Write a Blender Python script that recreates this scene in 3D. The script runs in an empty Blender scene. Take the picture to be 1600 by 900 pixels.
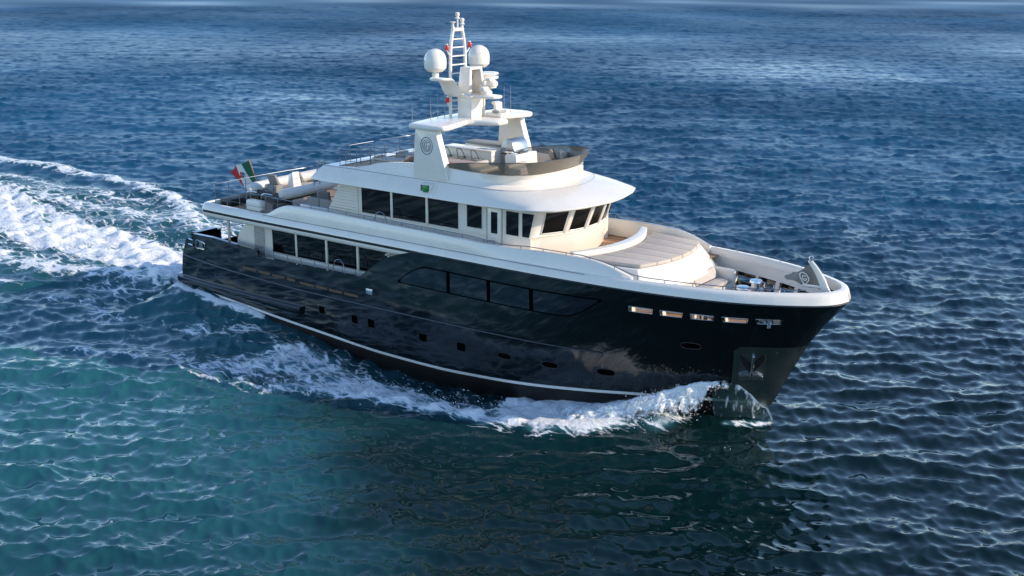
import bpy, bmesh, math, random
import numpy as np
from mathutils import Vector, Matrix

random.seed(7); np.random.seed(7)
SC = bpy.context.scene
COL = SC.collection

# ------------------------------------------------------------------ camera, sky, sun, exposure
cam_d = bpy.data.cameras.new("Camera"); cam = bpy.data.objects.new("Camera", cam_d); COL.objects.link(cam)
SC.camera = cam
CAM_YAW, CAM_PIT, CAM_ROLL = math.radians(126.539), math.radians(15.826), math.radians(0.263)
_f = Vector((math.cos(CAM_YAW)*math.cos(CAM_PIT), math.sin(CAM_YAW)*math.cos(CAM_PIT), -math.sin(CAM_PIT)))
_r = Vector((math.sin(CAM_YAW), -math.cos(CAM_YAW), 0)); _u = _r.cross(_f)
_r2 = _r*math.cos(CAM_ROLL)+_u*math.sin(CAM_ROLL); _u2 = _u*math.cos(CAM_ROLL)-_r*math.sin(CAM_ROLL)
cam.matrix_world = Matrix(((_r2.x,_u2.x,-_f.x,45.186),(_r2.y,_u2.y,-_f.y,-37.232),(_r2.z,_u2.z,-_f.z,15.786),(0,0,0,1)))
cam_d.sensor_width = 36.0; cam_d.lens = 36.0*1790.82/1600.0
cam_d.clip_start = 0.5; cam_d.clip_end = 30000

SUN_AZ, SUN_EL = math.radians(27.5), math.radians(24)
SUN_STRENGTH, SKY_STRENGTH, EXPOSURE = 2.5, 0.15, 1.02
world = bpy.data.worlds.new("World"); SC.world = world; world.use_nodes = True
nt = world.node_tree; nt.nodes.clear()
wo = nt.nodes.new("ShaderNodeOutputWorld"); bg = nt.nodes.new("ShaderNodeBackground"); sk = nt.nodes.new("ShaderNodeTexSky")
sk.sky_type = 'NISHITA'; sk.sun_disc = False
sk.sun_elevation = SUN_EL; sk.sun_rotation = math.radians(90)-SUN_AZ
sk.air_density = 0.85; sk.dust_density = 0.0; sk.ozone_density = 2.7
bg.inputs['Strength'].default_value = SKY_STRENGTH
nt.links.new(sk.outputs[0], bg.inputs[0]); nt.links.new(bg.outputs[0], wo.inputs[0])
sl = bpy.data.lights.new("Sun", 'SUN'); sl.energy = SUN_STRENGTH; sl.angle = math.radians(0.5); sl.color = (1.0, 0.85, 0.66)
so = bpy.data.objects.new("Sun", sl); COL.objects.link(so)
sdir = Vector((math.cos(SUN_EL)*math.cos(SUN_AZ), math.cos(SUN_EL)*math.sin(SUN_AZ), math.sin(SUN_EL)))
so.rotation_euler = sdir.to_track_quat('Z', 'Y').to_euler()
so.location = (60, 50, 60)
vs = SC.view_settings; vs.view_transform = 'Standard'; vs.look = 'None'; vs.exposure = EXPOSURE; vs.gamma = 1.0; vs.use_curve_mapping = False
SC.cycles.max_bounces = 8; SC.cycles.transparent_max_bounces = 12
SC.cycles.use_denoising = True

# ------------------------------------------------------------------ material helpers
def pmat(name, col, rough=0.4, metal=0.0, coat=0.0, spec=0.5, var=0.0, vscale=3.0, bump=0.0, bscale=40.0, rvar=0.0):
    m = bpy.data.materials.new(name); m.use_nodes = True
    n = m.node_tree; p = n.nodes['Principled BSDF']
    p.inputs['Base Color'].default_value = (*col, 1); p.inputs['Roughness'].default_value = rough
    p.inputs['Metallic'].default_value = metal; p.inputs['Coat Weight'].default_value = coat
    p.inputs['Specular IOR Level'].default_value = spec; p.inputs['Coat Roughness'].default_value = 0.05
    if var > 0 or bump > 0 or rvar > 0:
        tc = n.nodes.new('ShaderNodeTexCoord')
        nz = n.nodes.new('ShaderNodeTexNoise'); nz.inputs['Scale'].default_value = vscale; nz.inputs['Detail'].default_value = 6
        n.links.new(tc.outputs['Object'], nz.inputs['Vector'])
        if var > 0:
            r = n.nodes.new('ShaderNodeMapRange'); r.inputs[1].default_value = .3; r.inputs[2].default_value = .7
            r.inputs[3].default_value = 1-var; r.inputs[4].default_value = 1+var*.5
            n.links.new(nz.outputs[0], r.inputs[0])
            mx = n.nodes.new('ShaderNodeVectorMath'); mx.operation = 'SCALE'; mx.inputs[0].default_value = col
            n.links.new(r.outputs[0], mx.inputs['Scale']); n.links.new(mx.outputs[0], p.inputs['Base Color'])
        if rvar > 0:
            r = n.nodes.new('ShaderNodeMapRange'); r.inputs[1].default_value = .3; r.inputs[2].default_value = .7
            r.inputs[3].default_value = max(0, rough-rvar); r.inputs[4].default_value = rough+rvar
            n.links.new(nz.outputs[0], r.inputs[0]); n.links.new(r.outputs[0], p.inputs['Roughness'])
        if bump > 0:
            nb = n.nodes.new('ShaderNodeTexNoise'); nb.inputs['Scale'].default_value = bscale; nb.inputs['Detail'].default_value = 3
            n.links.new(tc.outputs['Object'], nb.inputs['Vector'])
            b = n.nodes.new('ShaderNodeBump'); b.inputs['Strength'].default_value = bump; b.inputs['Distance'].default_value = .02
            n.links.new(nb.outputs[0], b.inputs['Height']); n.links.new(b.outputs[0], p.inputs['Normal'])
    return m

def plank_mat(name, col, pitch, seam=0.05, axis=1, dark=(.03,.025,.02), rough=.55):
    m = pmat(name, col, rough); n = m.node_tree; p = n.nodes['Principled BSDF']
    tc = n.nodes.new('ShaderNodeTexCoord'); sep = n.nodes.new('ShaderNodeSeparateXYZ'); n.links.new(tc.outputs['Object'], sep.inputs[0])
    mm = n.nodes.new('ShaderNodeMath'); mm.operation = 'DIVIDE'; mm.inputs[1].default_value = pitch; n.links.new(sep.outputs[axis], mm.inputs[0])
    fr = n.nodes.new('ShaderNodeMath'); fr.operation = 'FRACT'; n.links.new(mm.outputs[0], fr.inputs[0])
    lt = n.nodes.new('ShaderNodeMath'); lt.operation = 'LESS_THAN'; lt.inputs[1].default_value = seam; n.links.new(fr.outputs[0], lt.inputs[0])
    fl = n.nodes.new('ShaderNodeMath'); fl.operation = 'FLOOR'; n.links.new(mm.outputs[0], fl.inputs[0])
    wn = n.nodes.new('ShaderNodeTexWhiteNoise'); wn.noise_dimensions = '1D'; n.links.new(fl.outputs[0], wn.inputs['W'])
    nz = n.nodes.new('ShaderNodeTexNoise'); nz.inputs['Scale'].default_value = 2.0; nz.inputs['Detail'].default_value = 8
    mp = n.nodes.new('ShaderNodeMapping'); mp.inputs['Scale'].default_value = (1, 12, 12) if axis == 1 else (12, 1, 12)
    n.links.new(tc.outputs['Object'], mp.inputs[0]); n.links.new(mp.outputs[0], nz.inputs['Vector'])
    ad = n.nodes.new('ShaderNodeMath'); ad.operation = 'ADD'; n.links.new(wn.outputs[0], ad.inputs[0]); n.links.new(nz.outputs[0], ad.inputs[1])
    r = n.nodes.new('ShaderNodeMapRange'); r.inputs[1].default_value = .3; r.inputs[2].default_value = 1.7; r.inputs[3].default_value = .72; r.inputs[4].default_value = 1.25
    n.links.new(ad.outputs[0], r.inputs[0])
    sc = n.nodes.new('ShaderNodeVectorMath'); sc.operation = 'SCALE'; sc.inputs[0].default_value = col; n.links.new(r.outputs[0], sc.inputs['Scale'])
    mx = n.nodes.new('ShaderNodeMix'); mx.data_type = 'RGBA'; mx.inputs[7].default_value = (*dark, 1)
    n.links.new(lt.outputs[0], mx.inputs[0]); n.links.new(sc.outputs[0], mx.inputs[6]); n.links.new(mx.outputs[2], p.inputs['Base Color'])
    return m

WHITE = pmat('white_gelcoat', (.83,.76,.66), .28, coat=.35, var=.05, vscale=.8, rvar=.06)
WHITE2 = pmat('cream_gelcoat', (.81,.735,.62), .35, coat=.25, var=.05, vscale=.9)
BLACK = pmat('black_hull_paint', (.0045,.0065,.0075), .07, coat=.6, rvar=.03, vscale=.6)
BLACKM = pmat('black_matte', (.012,.013,.014), .45, var=.2)
BOTTOM = pmat('antifouling', (.012,.009,.008), .5, var=.4, vscale=2)
STRIPE = pmat('stripe_white', (.72,.70,.66), .35, var=.05)
GROOVE = pmat('groove_black', (.01,.011,.013), .3)
GLASS = pmat('dark_glass', (.003,.004,.005), .03, spec=.28)
STEEL = pmat('stainless_steel', (.62,.64,.66), .18, metal=1.0)
RAILM = pmat('rail_steel', (.20,.225,.26), .34, metal=1.0)
HOLE = pmat('porthole_black', (.0015,.0017,.002), .6, spec=0.0)
SLOTW = pmat('slot_teak_shaded', (.13,.075,.038), .5, var=.25, vscale=5)  # deck teak behind the slots, with its shade put into the colour
HGLASS = pmat('hull_glass', (.007,.011,.017), .06, coat=.4)
STEELD = pmat('brushed_steel', (.42,.43,.44), .36, metal=1.0, var=.1)
TEAK = plank_mat('teak_deck', (.43,.25,.13), .07, .09)
TEAKX = plank_mat('teak_planks_cross', (.38,.22,.11), .09, .08, axis=0)
FABRIC = pmat('beige_fabric', (.52,.47,.41), .85, var=.08, vscale=6, bump=.25, bscale=120)
PAD = pmat('sunpad_fabric', (.57,.485,.40), .88, var=.07, vscale=4, bump=.3, bscale=90)
GREYF = pmat('grey_fabric', (.27,.26,.235), .9, var=.1, vscale=6, bump=.25, bscale=120)
TAN = pmat('tan_fabric', (.40,.33,.25), .85, var=.08, vscale=5, bump=.2, bscale=110)
PINKTOP = pmat('table_laminate', (.42,.30,.26), .35, var=.08)
WOODF = pmat('varnished_wood', (.30,.15,.06), .3, coat=.4, var=.25, vscale=5)
GREY = pmat('grey_plastic', (.30,.30,.29), .5, var=.08)
DARKG = pmat('dark_trim', (.05,.055,.06), .45)
RED = pmat('red_lens', (.55,.02,.02), .25)
GREEN = pmat('green_lens', (.015,.24,.05), .25)
NAVY = pmat('navy_emblem', (.045,.075,.14), .4)
TUBEM = pmat('inflatable_fabric', (.66,.63,.58), .55, var=.06, vscale=3)
WINE = pmat('taupe_cloth', (.24,.225,.205), .85, var=.12, vscale=3)
CHAIN = pmat('chain_metal', (.22,.22,.23), .35, metal=1.0, var=.2)
POLISH = pmat('polished_plate', (.40,.44,.41), .3, metal=1.0, rvar=.05, vscale=1.5)
def tinted(name, col, mixf):
    m = bpy.data.materials.new(name); m.use_nodes = True; n = m.node_tree; n.nodes.clear()
    o = n.nodes.new('ShaderNodeOutputMaterial'); t = n.nodes.new('ShaderNodeBsdfTransparent'); t.inputs[0].default_value = (*col, 1)
    g = n.nodes.new('ShaderNodeBsdfGlossy'); g.inputs['Roughness'].default_value = .03; g.inputs[0].default_value = (.9,.9,.9,1)
    f = n.nodes.new('ShaderNodeFresnel'); f.inputs[0].default_value = 1.45
    mx = n.nodes.new('ShaderNodeMixShader'); n.links.new(f.outputs[0], mx.inputs[0]); n.links.new(t.outputs[0], mx.inputs[1]); n.links.new(g.outputs[0], mx.inputs[2])
    d = n.nodes.new('ShaderNodeBsdfDiffuse'); d.inputs[0].default_value = (.42,.36,.28,1)
    m2 = n.nodes.new('ShaderNodeMixShader'); m2.inputs[0].default_value = mixf; n.links.new(mx.outputs[0], m2.inputs[1]); n.links.new(d.outputs[0], m2.inputs[2])
    n.links.new(m2.outputs[0], o.inputs[0]); return m
TINT = tinted('tinted_glass', (.80,.77,.72), .27)

# ------------------------------------------------------------------ mesh helpers
OFF = {}
class MB:
    def __init__(s): s.V = []; s.F = []; s.mi = []
    def quad(s, a, b, c, d, mi=0):
        i = len(s.V); s.V += [a, b, c, d]; s.F.append((i, i+1, i+2, i+3)); s.mi.append(mi); return s
    def poly(s, pts, mi=0):
        i = len(s.V); s.V += list(pts); s.F.append(tuple(range(i, i+len(pts)))); s.mi.append(mi); return s
    def grid(s, R, cu=False, cv=False, mi=0, skip=None):
        n, m = len(R), len(R[0]); b = len(s.V)
        for r in R: s.V += [tuple(map(float, p)) for p in r]
        for i in range(n if cu else n-1):
            for j in range(m if cv else m-1):
                i2, j2 = (i+1) % n, (j+1) % m
                if skip and skip(i, j): continue
                s.F.append((b+i*m+j, b+i*m+j2, b+i2*m+j2, b+i2*m+j)); s.mi.append(mi(i, j) if callable(mi) else mi)
        return s
    def box(s, x0, x1, y0, y1, z0, z1, mi=0):
        return s.prism([(x0, y0), (x1, y0), (x1, y1), (x0, y1)], z0, z1, mi)
    def prism(s, poly, z0, z1, mi=0, ax='z'):
        def P(a, b, c): return (a, b, c) if ax == 'z' else ((a, c, b) if ax == 'y' else (c, a, b))
        n = len(poly); b = len(s.V)
        s.V += [P(x, y, z0) for x, y in poly]+[P(x, y, z1) for x, y in poly]
        s.F.append(tuple(range(b, b+n))[::-1]); s.F.append(tuple(range(b+n, b+2*n))); s.mi += [mi, mi]
        for i in range(n):
            j = (i+1) % n; s.F.append((b+i, b+j, b+n+j, b+n+i)); s.mi.append(mi)
        return s
    def loft(s, A, B, mi=0, caps=True):
        n = len(A); b = len(s.V); s.V += list(A)+list(B)
        if caps: s.F += [tuple(range(b, b+n))[::-1], tuple(range(b+n, b+2*n))]; s.mi += [mi, mi]
        for i in range(n):
            j = (i+1) % n; s.F.append((b+i, b+j, b+n+j, b+n+i)); s.mi.append(mi)
        return s
    def tube(s, pts, r, n=8, closed=False, mi=0, caps=True):
        P = [Vector(p) for p in pts]; N = len(P); rr = r if hasattr(r, '__len__') else [r]*N
        rows = []; up = None
        for i in range(N):
            if closed: t = P[(i+1) % N]-P[i-1]
            else: t = P[min(i+1, N-1)]-P[max(i-1, 0)]
            t.normalize()
            if up is None:
                a = Vector((0, 0, 1)) if abs(t.z) < .9 else Vector((1, 0, 0)); up = (a-t*a.dot(t)).normalized()
            else:
                up = up-t*up.dot(t)
                up = up.normalized() if up.length > 1e-6 else Vector((0, 0, 1))
            w = t.cross(up)
            rows.append([tuple(P[i]+(up*math.cos(2*math.pi*k/n)+w*math.sin(2*math.pi*k/n))*rr[i]) for k in range(n)])
        s.grid(rows, cu=closed, cv=True, mi=mi)
        if caps and not closed: s.poly(rows[0][::-1], mi); s.poly(rows[-1], mi)
        return s
    def lathe(s, prof, c, n=20, mi=0, axis='z'):
        rows = []
        for r, h in prof:
            row = []
            for k in range(n):
                a = 2*math.pi*k/n; x, y = r*math.cos(a), r*math.sin(a)
                row.append((c[0]+x, c[1]+y, c[2]+h) if axis == 'z' else ((c[0]+x, c[1]+h, c[2]+y) if axis == 'y' else (c[0]+h, c[1]+x, c[2]+y)))
            rows.append(row)
        s.grid(rows, cv=True, mi=mi)
        if prof[0][0] > 1e-4: s.poly(rows[0][::-1], mi)
        if prof[-1][0] > 1e-4: s.poly(rows[-1], mi)
        return s
    def xform(s, M, start=0):
        for i in range(start, len(s.V)): s.V[i] = tuple(M @ Vector(s.V[i]))
        return s
    def build(s, name, mat, parent=None, bevel=0, segs=2, ang=35, solid=0, merge=1e-4, off=None, sub=0):
        me = bpy.data.meshes.new(name)
        if off is None: off = OFF.get(parent.name, Vector((0, 0, 0))) if parent else Vector((0, 0, 0))
        bm = bmesh.new()
        vs_ = [bm.verts.new(Vector(v)-off) for v in s.V]
        for f, mi in zip(s.F, s.mi):
            try:
                fc = bm.faces.new([vs_[i] for i in f]); fc.material_index = mi
            except ValueError: pass
        if merge: bmesh.ops.remove_doubles(bm, verts=bm.verts, dist=merge)
        bmesh.ops.dissolve_degenerate(bm, dist=1e-5, edges=bm.edges)
        bmesh.ops.recalc_face_normals(bm, faces=bm.faces)
        if solid: bmesh.ops.solidify(bm, geom=bm.faces[:], thickness=solid)
        if bevel:
            eds = [e for e in bm.edges if len(e.link_faces) == 2 and e.calc_face_angle(0) > math.radians(28)]
            bmesh.ops.bevel(bm, geom=eds, offset=bevel, segments=segs, profile=.5, affect='EDGES', clamp_overlap=True)
        bm.to_mesh(me); bm.free()
        for m in (mat if isinstance(mat, (list, tuple)) else [mat]): me.materials.append(m)
        me.polygons.foreach_set('use_smooth', [True]*len(me.polygons)); me.set_sharp_from_angle(angle=math.radians(ang))
        o = bpy.data.objects.new(name, me); COL.objects.link(o)
        if parent: o.parent = parent
        OFF[o.name] = off
        return o

def thing(name, loc, label, cat, group=None):
    o = bpy.data.objects.new(name, None); COL.objects.link(o); o.location = loc; o.empty_display_size = .3
    o['label'] = label; o['category'] = cat
    if group: o['group'] = group
    OFF[o.name] = Vector(loc); return o
def tag(o, label, cat, group=None):
    o['label'] = label; o['category'] = cat
    if group: o['group'] = group
    return o
def copy_thing(root, loc, label, rotz=0):
    c = root.copy(); COL.objects.link(c); c.location = loc; c.rotation_euler = (0, 0, rotz); c['label'] = label
    for ch in list(root.children):
        k = ch.copy(); COL.objects.link(k); k.parent = c
        for g in list(ch.children):
            q = g.copy(); COL.objects.link(q); q.parent = k
    return c
def pchip(xs, ys, x):
    xs = np.asarray(xs, float); ys = np.asarray(ys, float)
    h = np.diff(xs); d = np.diff(ys)/h; m = np.zeros(len(xs))
    for i in range(1, len(xs)-1):
        if d[i-1]*d[i] > 0:
            w1 = 2*h[i]+h[i-1]; w2 = h[i]+2*h[i-1]; m[i] = (w1+w2)/(w1/d[i-1]+w2/d[i])
    m[0] = d[0]; m[-1] = d[-1]
    x = np.clip(x, xs[0], xs[-1]); i = np.clip(np.searchsorted(xs, x, side='right')-1, 0, len(xs)-2); t = (x-xs[i])/h[i]
    return (1+2*t)*(1-t)**2*ys[i]+t*(1-t)**2*h[i]*m[i]+t*t*(3-2*t)*ys[i+1]+t*t*(t-1)*h[i]*m[i+1]
def sm(pts, n):   # smooth a polyline (Catmull-Rom through the points)
    P = np.array(pts, float); out = []
    N = len(P)
    for i in range(N-1):
        p0, p1, p2, p3 = P[max(i-1, 0)], P[i], P[i+1], P[min(i+2, N-1)]
        for k in range(n):
            t = k/n; out.append(tuple(.5*((2*p1)+(-p0+p2)*t+(2*p0-5*p1+4*p2-p3)*t*t+(-p0+3*p1-3*p2+p3)*t**3)))
    out.append(tuple(P[-1])); return out
# ------------------------------------------------------------------ hull form (x forward, y to port, z up, metres)
TBL = {4.65:(32.02,[0,.12,.32,1.1,2.1,3.2,5.4,7.8,10,12,16,26,33],[0,.45,.85,1.53,2.12,2.6,3.17,3.5,3.64,3.70,3.73,3.73,3.73]),
 2.0:(30.27,[0,.15,.5,1,2,4,6.4,8.3,10,12,16,26,33],[0,.22,.55,.9,1.5,2.38,3.1,3.45,3.6,3.67,3.71,3.72,3.72]),
 0.0:(29.27,[0,.3,1.1,1.8,4,6.3,8.7,10.5,12,16,26,33],[0,.28,.78,1.12,2.1,2.87,3.36,3.52,3.58,3.64,3.64,3.6]),
 -1.2:(28.3,[0,.5,2,4,6,9,12,16,26,33],[0,.2,.75,1.5,2.1,2.75,3.05,3.2,3.2,3.0]),
 -2.0:(27.0,[0,2,6,12,33],[0,.02,.03,.03,.03])}
ZS = sorted(TBL)
SZ = [-2.0,-1.2,0.0,.16,1.42,2.0,2.78,3.66,4.65]; SX = [27.0,28.4,29.2,29.36,29.99,30.27,30.66,31.25,32.02]
def stem(z): return pchip(SZ, SX, np.asarray(z, float))
def hb(x, z):
    x = np.asarray(x, float); z = np.asarray(z, float); x, z = np.broadcast_arrays(x, z)
    u = np.maximum(stem(z)-x, 0); L = np.array([pchip(TBL[k][1], TBL[k][2], u) for k in ZS])
    zc = np.clip(z, ZS[0], ZS[-1]); i = np.clip(np.searchsorted(ZS, zc, side='right')-1, 0, len(ZS)-2)
    za = np.array(ZS)[i]; zb = np.array(ZS)[i+1]; t = (zc-za)/(zb-za)
    a = np.take_along_axis(L, i[None], 0)[0]; b = np.take_along_axis(L, i[None]+1, 0)[0]
    k = np.clip((6-x)/6, 0, 1.2); return (a+(b-a)*t)*(1-.055*k*k)
def zt(x):   # top edge of the black hull
    return np.interp(x, [0, .9, 1.3, 2.8, 5.75, 6.0, 6.12, 8, 12.3, 12.55, 12.9, 13.25, 13.63, 14.05, 14.53, 15.1, 15.74, 16.3, 40],
                     [3.0, 3.05, 3.34, 3.38, 3.27, 3.24, 2.98, 2.98, 3.05, 3.2, 3.46, 3.73, 3.97, 4.19, 4.37, 4.53, 4.62, 4.65, 4.65])
def zs(x): return pchip([0, 2.5, 5.15, 7.33, 10.56, 13.53, 16.3, 18.94, 21.27, 23.34, 25.23, 27.6, 33], [.70, .58, .43, .27, .07, -.11, -.14, -.02, .12, .26, .37, .41, .42], x)
def xt(z): return np.interp(z, [-2, .9, 1.3, 2.2, 3.4], [1.2, .25, .2, .4, .95])
def hpt(x, z, s=-1, off=0.0):   # point on the hull side, pushed out by off
    y = float(hb(x, z)); e = .02
    dx = float(hb(x+e, z)-hb(x-e, z))/(2*e); dz = float(hb(x, z+e)-hb(x, z-e))/(2*e)
    n = Vector((-dx, 1, -dz)).normalized(); return (x+n.x*off, s*(y+n.y*off), z+n.z*off)
def hull_patch(xs, zlo, zhi, off, s, nz=5):
    return [[hpt(x, zl+(zh-zl)*j/nz, s, off) for j in range(nz+1)] for x, zl, zh in zip(xs, zlo, zhi)]
def slab(mb, rows, rows2, mi=0):   # closed thin shell between two grids
    mb.grid(rows, mi=mi); mb.grid(rows2, mi=mi); n, m = len(rows), len(rows[0])
    mb.grid([[rows[i][0] for i in range(n)], [rows2[i][0] for i in range(n)]], mi=mi); mb.grid([[rows[i][-1] for i in range(n)], [rows2[i][-1] for i in range(n)]], mi=mi)
    mb.grid([rows[0], rows2[0]], mi=mi); mb.grid([rows[-1], rows2[-1]], mi=mi); return mb

YBASE = (16, 0, -.4)
yacht = thing('motor_yacht', YBASE, 'large black hulled motor yacht with white superstructure moving through the blue sea', 'yacht')

# ---- hull shell
BOWSLOT = [(25.2,26.05),(26.35,27.1),(27.4,28.15),(28.45,29.2),(29.5,30.2)]
SL0, SL1 = 3.84, 4.03
hx = list(np.linspace(0, 2, 9))+list(np.arange(2.25, 5.7, .25))+[5.75,5.85,6.0,6.12,6.3]+list(np.arange(6.5, 12.4, .3))+list(np.arange(12.45, 16.4, .12))+list(np.arange(16.5, 24.9, .25))
bow_t = np.linspace(0, 1, 120)[1:]**.9
def hull_row(s):
    cols = []
    for x in hx: cols.append(('x', x))
    for t in bow_t: cols.append(('b', t))
    R = []; info = []
    for kind, v in cols:
        xr = v if kind == 'x' else 24.8+(32.02-24.8)*v
        zst = float(zs(xr)); top = float(zt(xr)); zl = [-2.0, -1.6, -1.2, -.8, -.45, zst]
        lv = [zst+(1.9-zst)*k/5 for k in range(1, 6)]+[2.2, 2.5, 2.8, 3.05, 3.3, 3.55, SL0, SL1, 4.25, 4.45, 4.65]
        zl += [min(l, top) for l in lv]; row = []
        for z in zl:
            if kind == 'x': x = v if v >= 2 else float(xt(z))+(2-float(xt(z)))*v/2
            else: x = 24.8+(float(stem(z))-24.8)*v
            y = 0 if (kind == 'b' and v >= .9999) else float(hb(x, z))
            row.append((x, s*y, z))
        R.append(row)
    return R
mb = MB()
for s in (-1, 1):
    R = hull_row(s); NB = 6
    def skip(i, j, R=R):
        a, b = R[i][j], R[i+1][j]; xc = .5*(a[0]+b[0])
        return abs(a[2]-SL0) < 1e-3 and any(p <= xc <= q for p, q in BOWSLOT)
    mb.grid(R, mi=lambda i, j: 1 if j < NB-1 else 0, skip=skip)
    if s == -1: S0 = R[0]
    else: P0 = R[0]
# transom: full height blocks at both corners, lower in the middle
for j in range(len(S0)-1):
    a, b, c, d = S0[j], S0[j+1], P0[j+1], P0[j]
    zm = .5*(a[2]+b[2]); mi = 1 if j < 5 else 0
    def at(p, q, f): return tuple(p[k]+(q[k]-p[k])*f for k in range(3))
    segs_ = [(0, .2), (.2, .8), (.8, 1)]
    for f0, f1 in segs_:
        if f0 == .2 and zm > 2.5: continue
        mb.quad(at(a, d, f0), at(b, c, f0), at(b, c, f1), at(a, d, f1), mi)
hull = mb.build('hull', [BLACK, BOTTOM], yacht, ang=40)

# inner faces and caps of the aft bulwarks
mb = MB()
xs_ = [x for x in np.arange(1.1, 16.3, .1)]
for s in (-1, 1):
    out, inn, low = [], [], []
    for x in xs_:
        t = float(zt(x)); y = float(hb(x, t))
        out.append((x, s*(y-.002), t+.002)); inn.append((x, s*(y-.2), t+.002)); low.append((x, s*(y-.2), 2.06))
    mb.grid([out, inn, low])
for s in (-1, 1):
    mb.box(1.02, 1.32, min(s*2.1, s*3.42), max(s*2.1, s*3.42), 2.06, 3.36)
    mb.box(1.0, 1.4, min(s*1.95, s*2.1), max(s*1.95, s*2.1), 2.06, 3.3)
mb.build('bulwark_lining', BLACK, yacht, bevel=0)

mb = MB()
for s in (-1, 1):
    X = list(np.linspace(.3, 28.9, 160))
    slab(mb, [[hpt(x, float(zs(x))-.055, s, .012), hpt(x, float(zs(x))+.055, s, .012)] for x in X],
         [[hpt(x, float(zs(x))-.055, s, -.01), hpt(x, float(zs(x))+.055, s, -.01)] for x in X])
mb.build('boot_stripe', STRIPE, hull)
RUB = ([0.3,1.5,3.5,5.48,9.15,12.99,17.15,20.27,23.9],[2.22,2.12,2.02,1.95,1.86,1.88,1.91,1.94,1.96])
for s in (-1, 1):
    X = np.linspace(.5, 23.9, 120); zr = pchip(*RUB, X)
    pts = [hpt(x, z, s, .015) for x, z in zip(X, zr)]+[hpt(24.0, 1.93, s, .012), hpt(24.02, 1.86, s, .012), hpt(23.95, 1.8, s, .008)]
    MB().tube(pts, .035, 8).build('rub_rail', BLACK, hull)
    X = np.linspace(0.0, 8.75, 50)
    mb = MB(); rows = [[hpt(max(x, .35), z, s, 0)[:1]+(s*(float(hb(x, z))+o), z) for z, o in ((.72, -.03), (.74, .12), (.86, .18), (1.03, .18), (1.08, .14), (1.1, -.03))] for x in X]
    rows = [[(X[i], p[1], p[2]) for p in r] for i, r in enumerate(rows)]
    mb.grid(rows); mb.poly(rows[0]); mb.poly(rows[-1]); mb.build('fender_strake', BLACK, hull)
mb = MB(); mb.prism([(-.42, -3.1), (-.3, -3.42), (.45, -3.46), (.45, 3.46), (-.3, 3.42), (-.42, 3.1)], .82, 1.08)
mb.build('swim_platform', [BLACK], hull, bevel=.04)

# portholes
def porthole(x0, x1, z0, z1, s, oval):
    cx, cz, a, b = (x0+x1)/2, (z0+z1)/2, (x1-x0)/2, (z1-z0)/2
    ring = []
    ns = 28; e = 2.6 if oval else 7
    for k in range(ns):
        t = 2*math.pi*k/ns; c, q = math.cos(t), math.sin(t)
        ring.append((cx+a*math.copysign(abs(c)**(2/e), c), cz+b*math.copysign(abs(q)**(2/e), q)))
    mb = MB(); mb.poly([hpt(x, z, s, .006) for x, z in ring])
    p = mb.build('porthole', HOLE, hull, merge=0)
    fr = [hpt(cx+(x-cx)*1.06, cz+(z-cz)*1.06, s, .006) for x, z in ring]
    MB().tube(fr, .014, 6, closed=True).build('frame', BLACKM, hull)
for s in (-1, 1):
    for x0, x1, z0, z1 in [(9.83,10.16,1.0,1.33),(11.8,12.15,.95,1.3),(12.74,13.12,.94,1.3),(15.6,16.0,.9,1.23),(17.57,17.98,.89,1.23)]: porthole(x0, x1, z0, z1, s, False)
    for x0, x1, z0, z1 in [(19.58,20.16,.98,1.2),(21.56,22.2,.98,1.22),(23.75,24.4,1.02,1.28),(26.92,27.55,2.56,2.8)]: porthole(x0, x1, z0, z1, s, True)

# long side windows in the hull (four panes each side)
def wtop(x): return np.interp(x, [14.6,14.9,15.25,15.6,16.0,17.2,19.2,21.2,23.2,24.1], [3.26,3.52,3.74,3.92,4.05,4.05,4.03,4.02,4.05,4.08])
def wbot(x): return np.interp(x, [14.6,16,19,22.0,22.5,23.0,23.4,23.8,24.1], [3.24,3.24,3.23,3.22,3.23,3.36,3.58,3.86,4.07])
for s in (-1, 1):
    X = np.linspace(14.55, 24.14, 90)
    MB().grid(hull_patch(X, [wbot(x)-.05 for x in X], [wtop(x)+.05 for x in X], .004, s)).build('window_surround', HOLE, hull)
    for a, b in [(14.7, 17.12), (17.3, 19.12), (19.29, 21.1), (21.27, 24.0)]:
        X = np.linspace(a, b, 30)
        MB().grid(hull_patch(X, wbot(X), wtop(X), .010, s)).build('hull_window', HGLASS, hull)
    for a in (17.1, 19.1, 21.08):
        X = np.linspace(a+.04, a+.17, 3); MB().grid(hull_patch(X, wbot(X), wtop(X), .022, s)).build('mullion', HOLE, hull)
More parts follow.
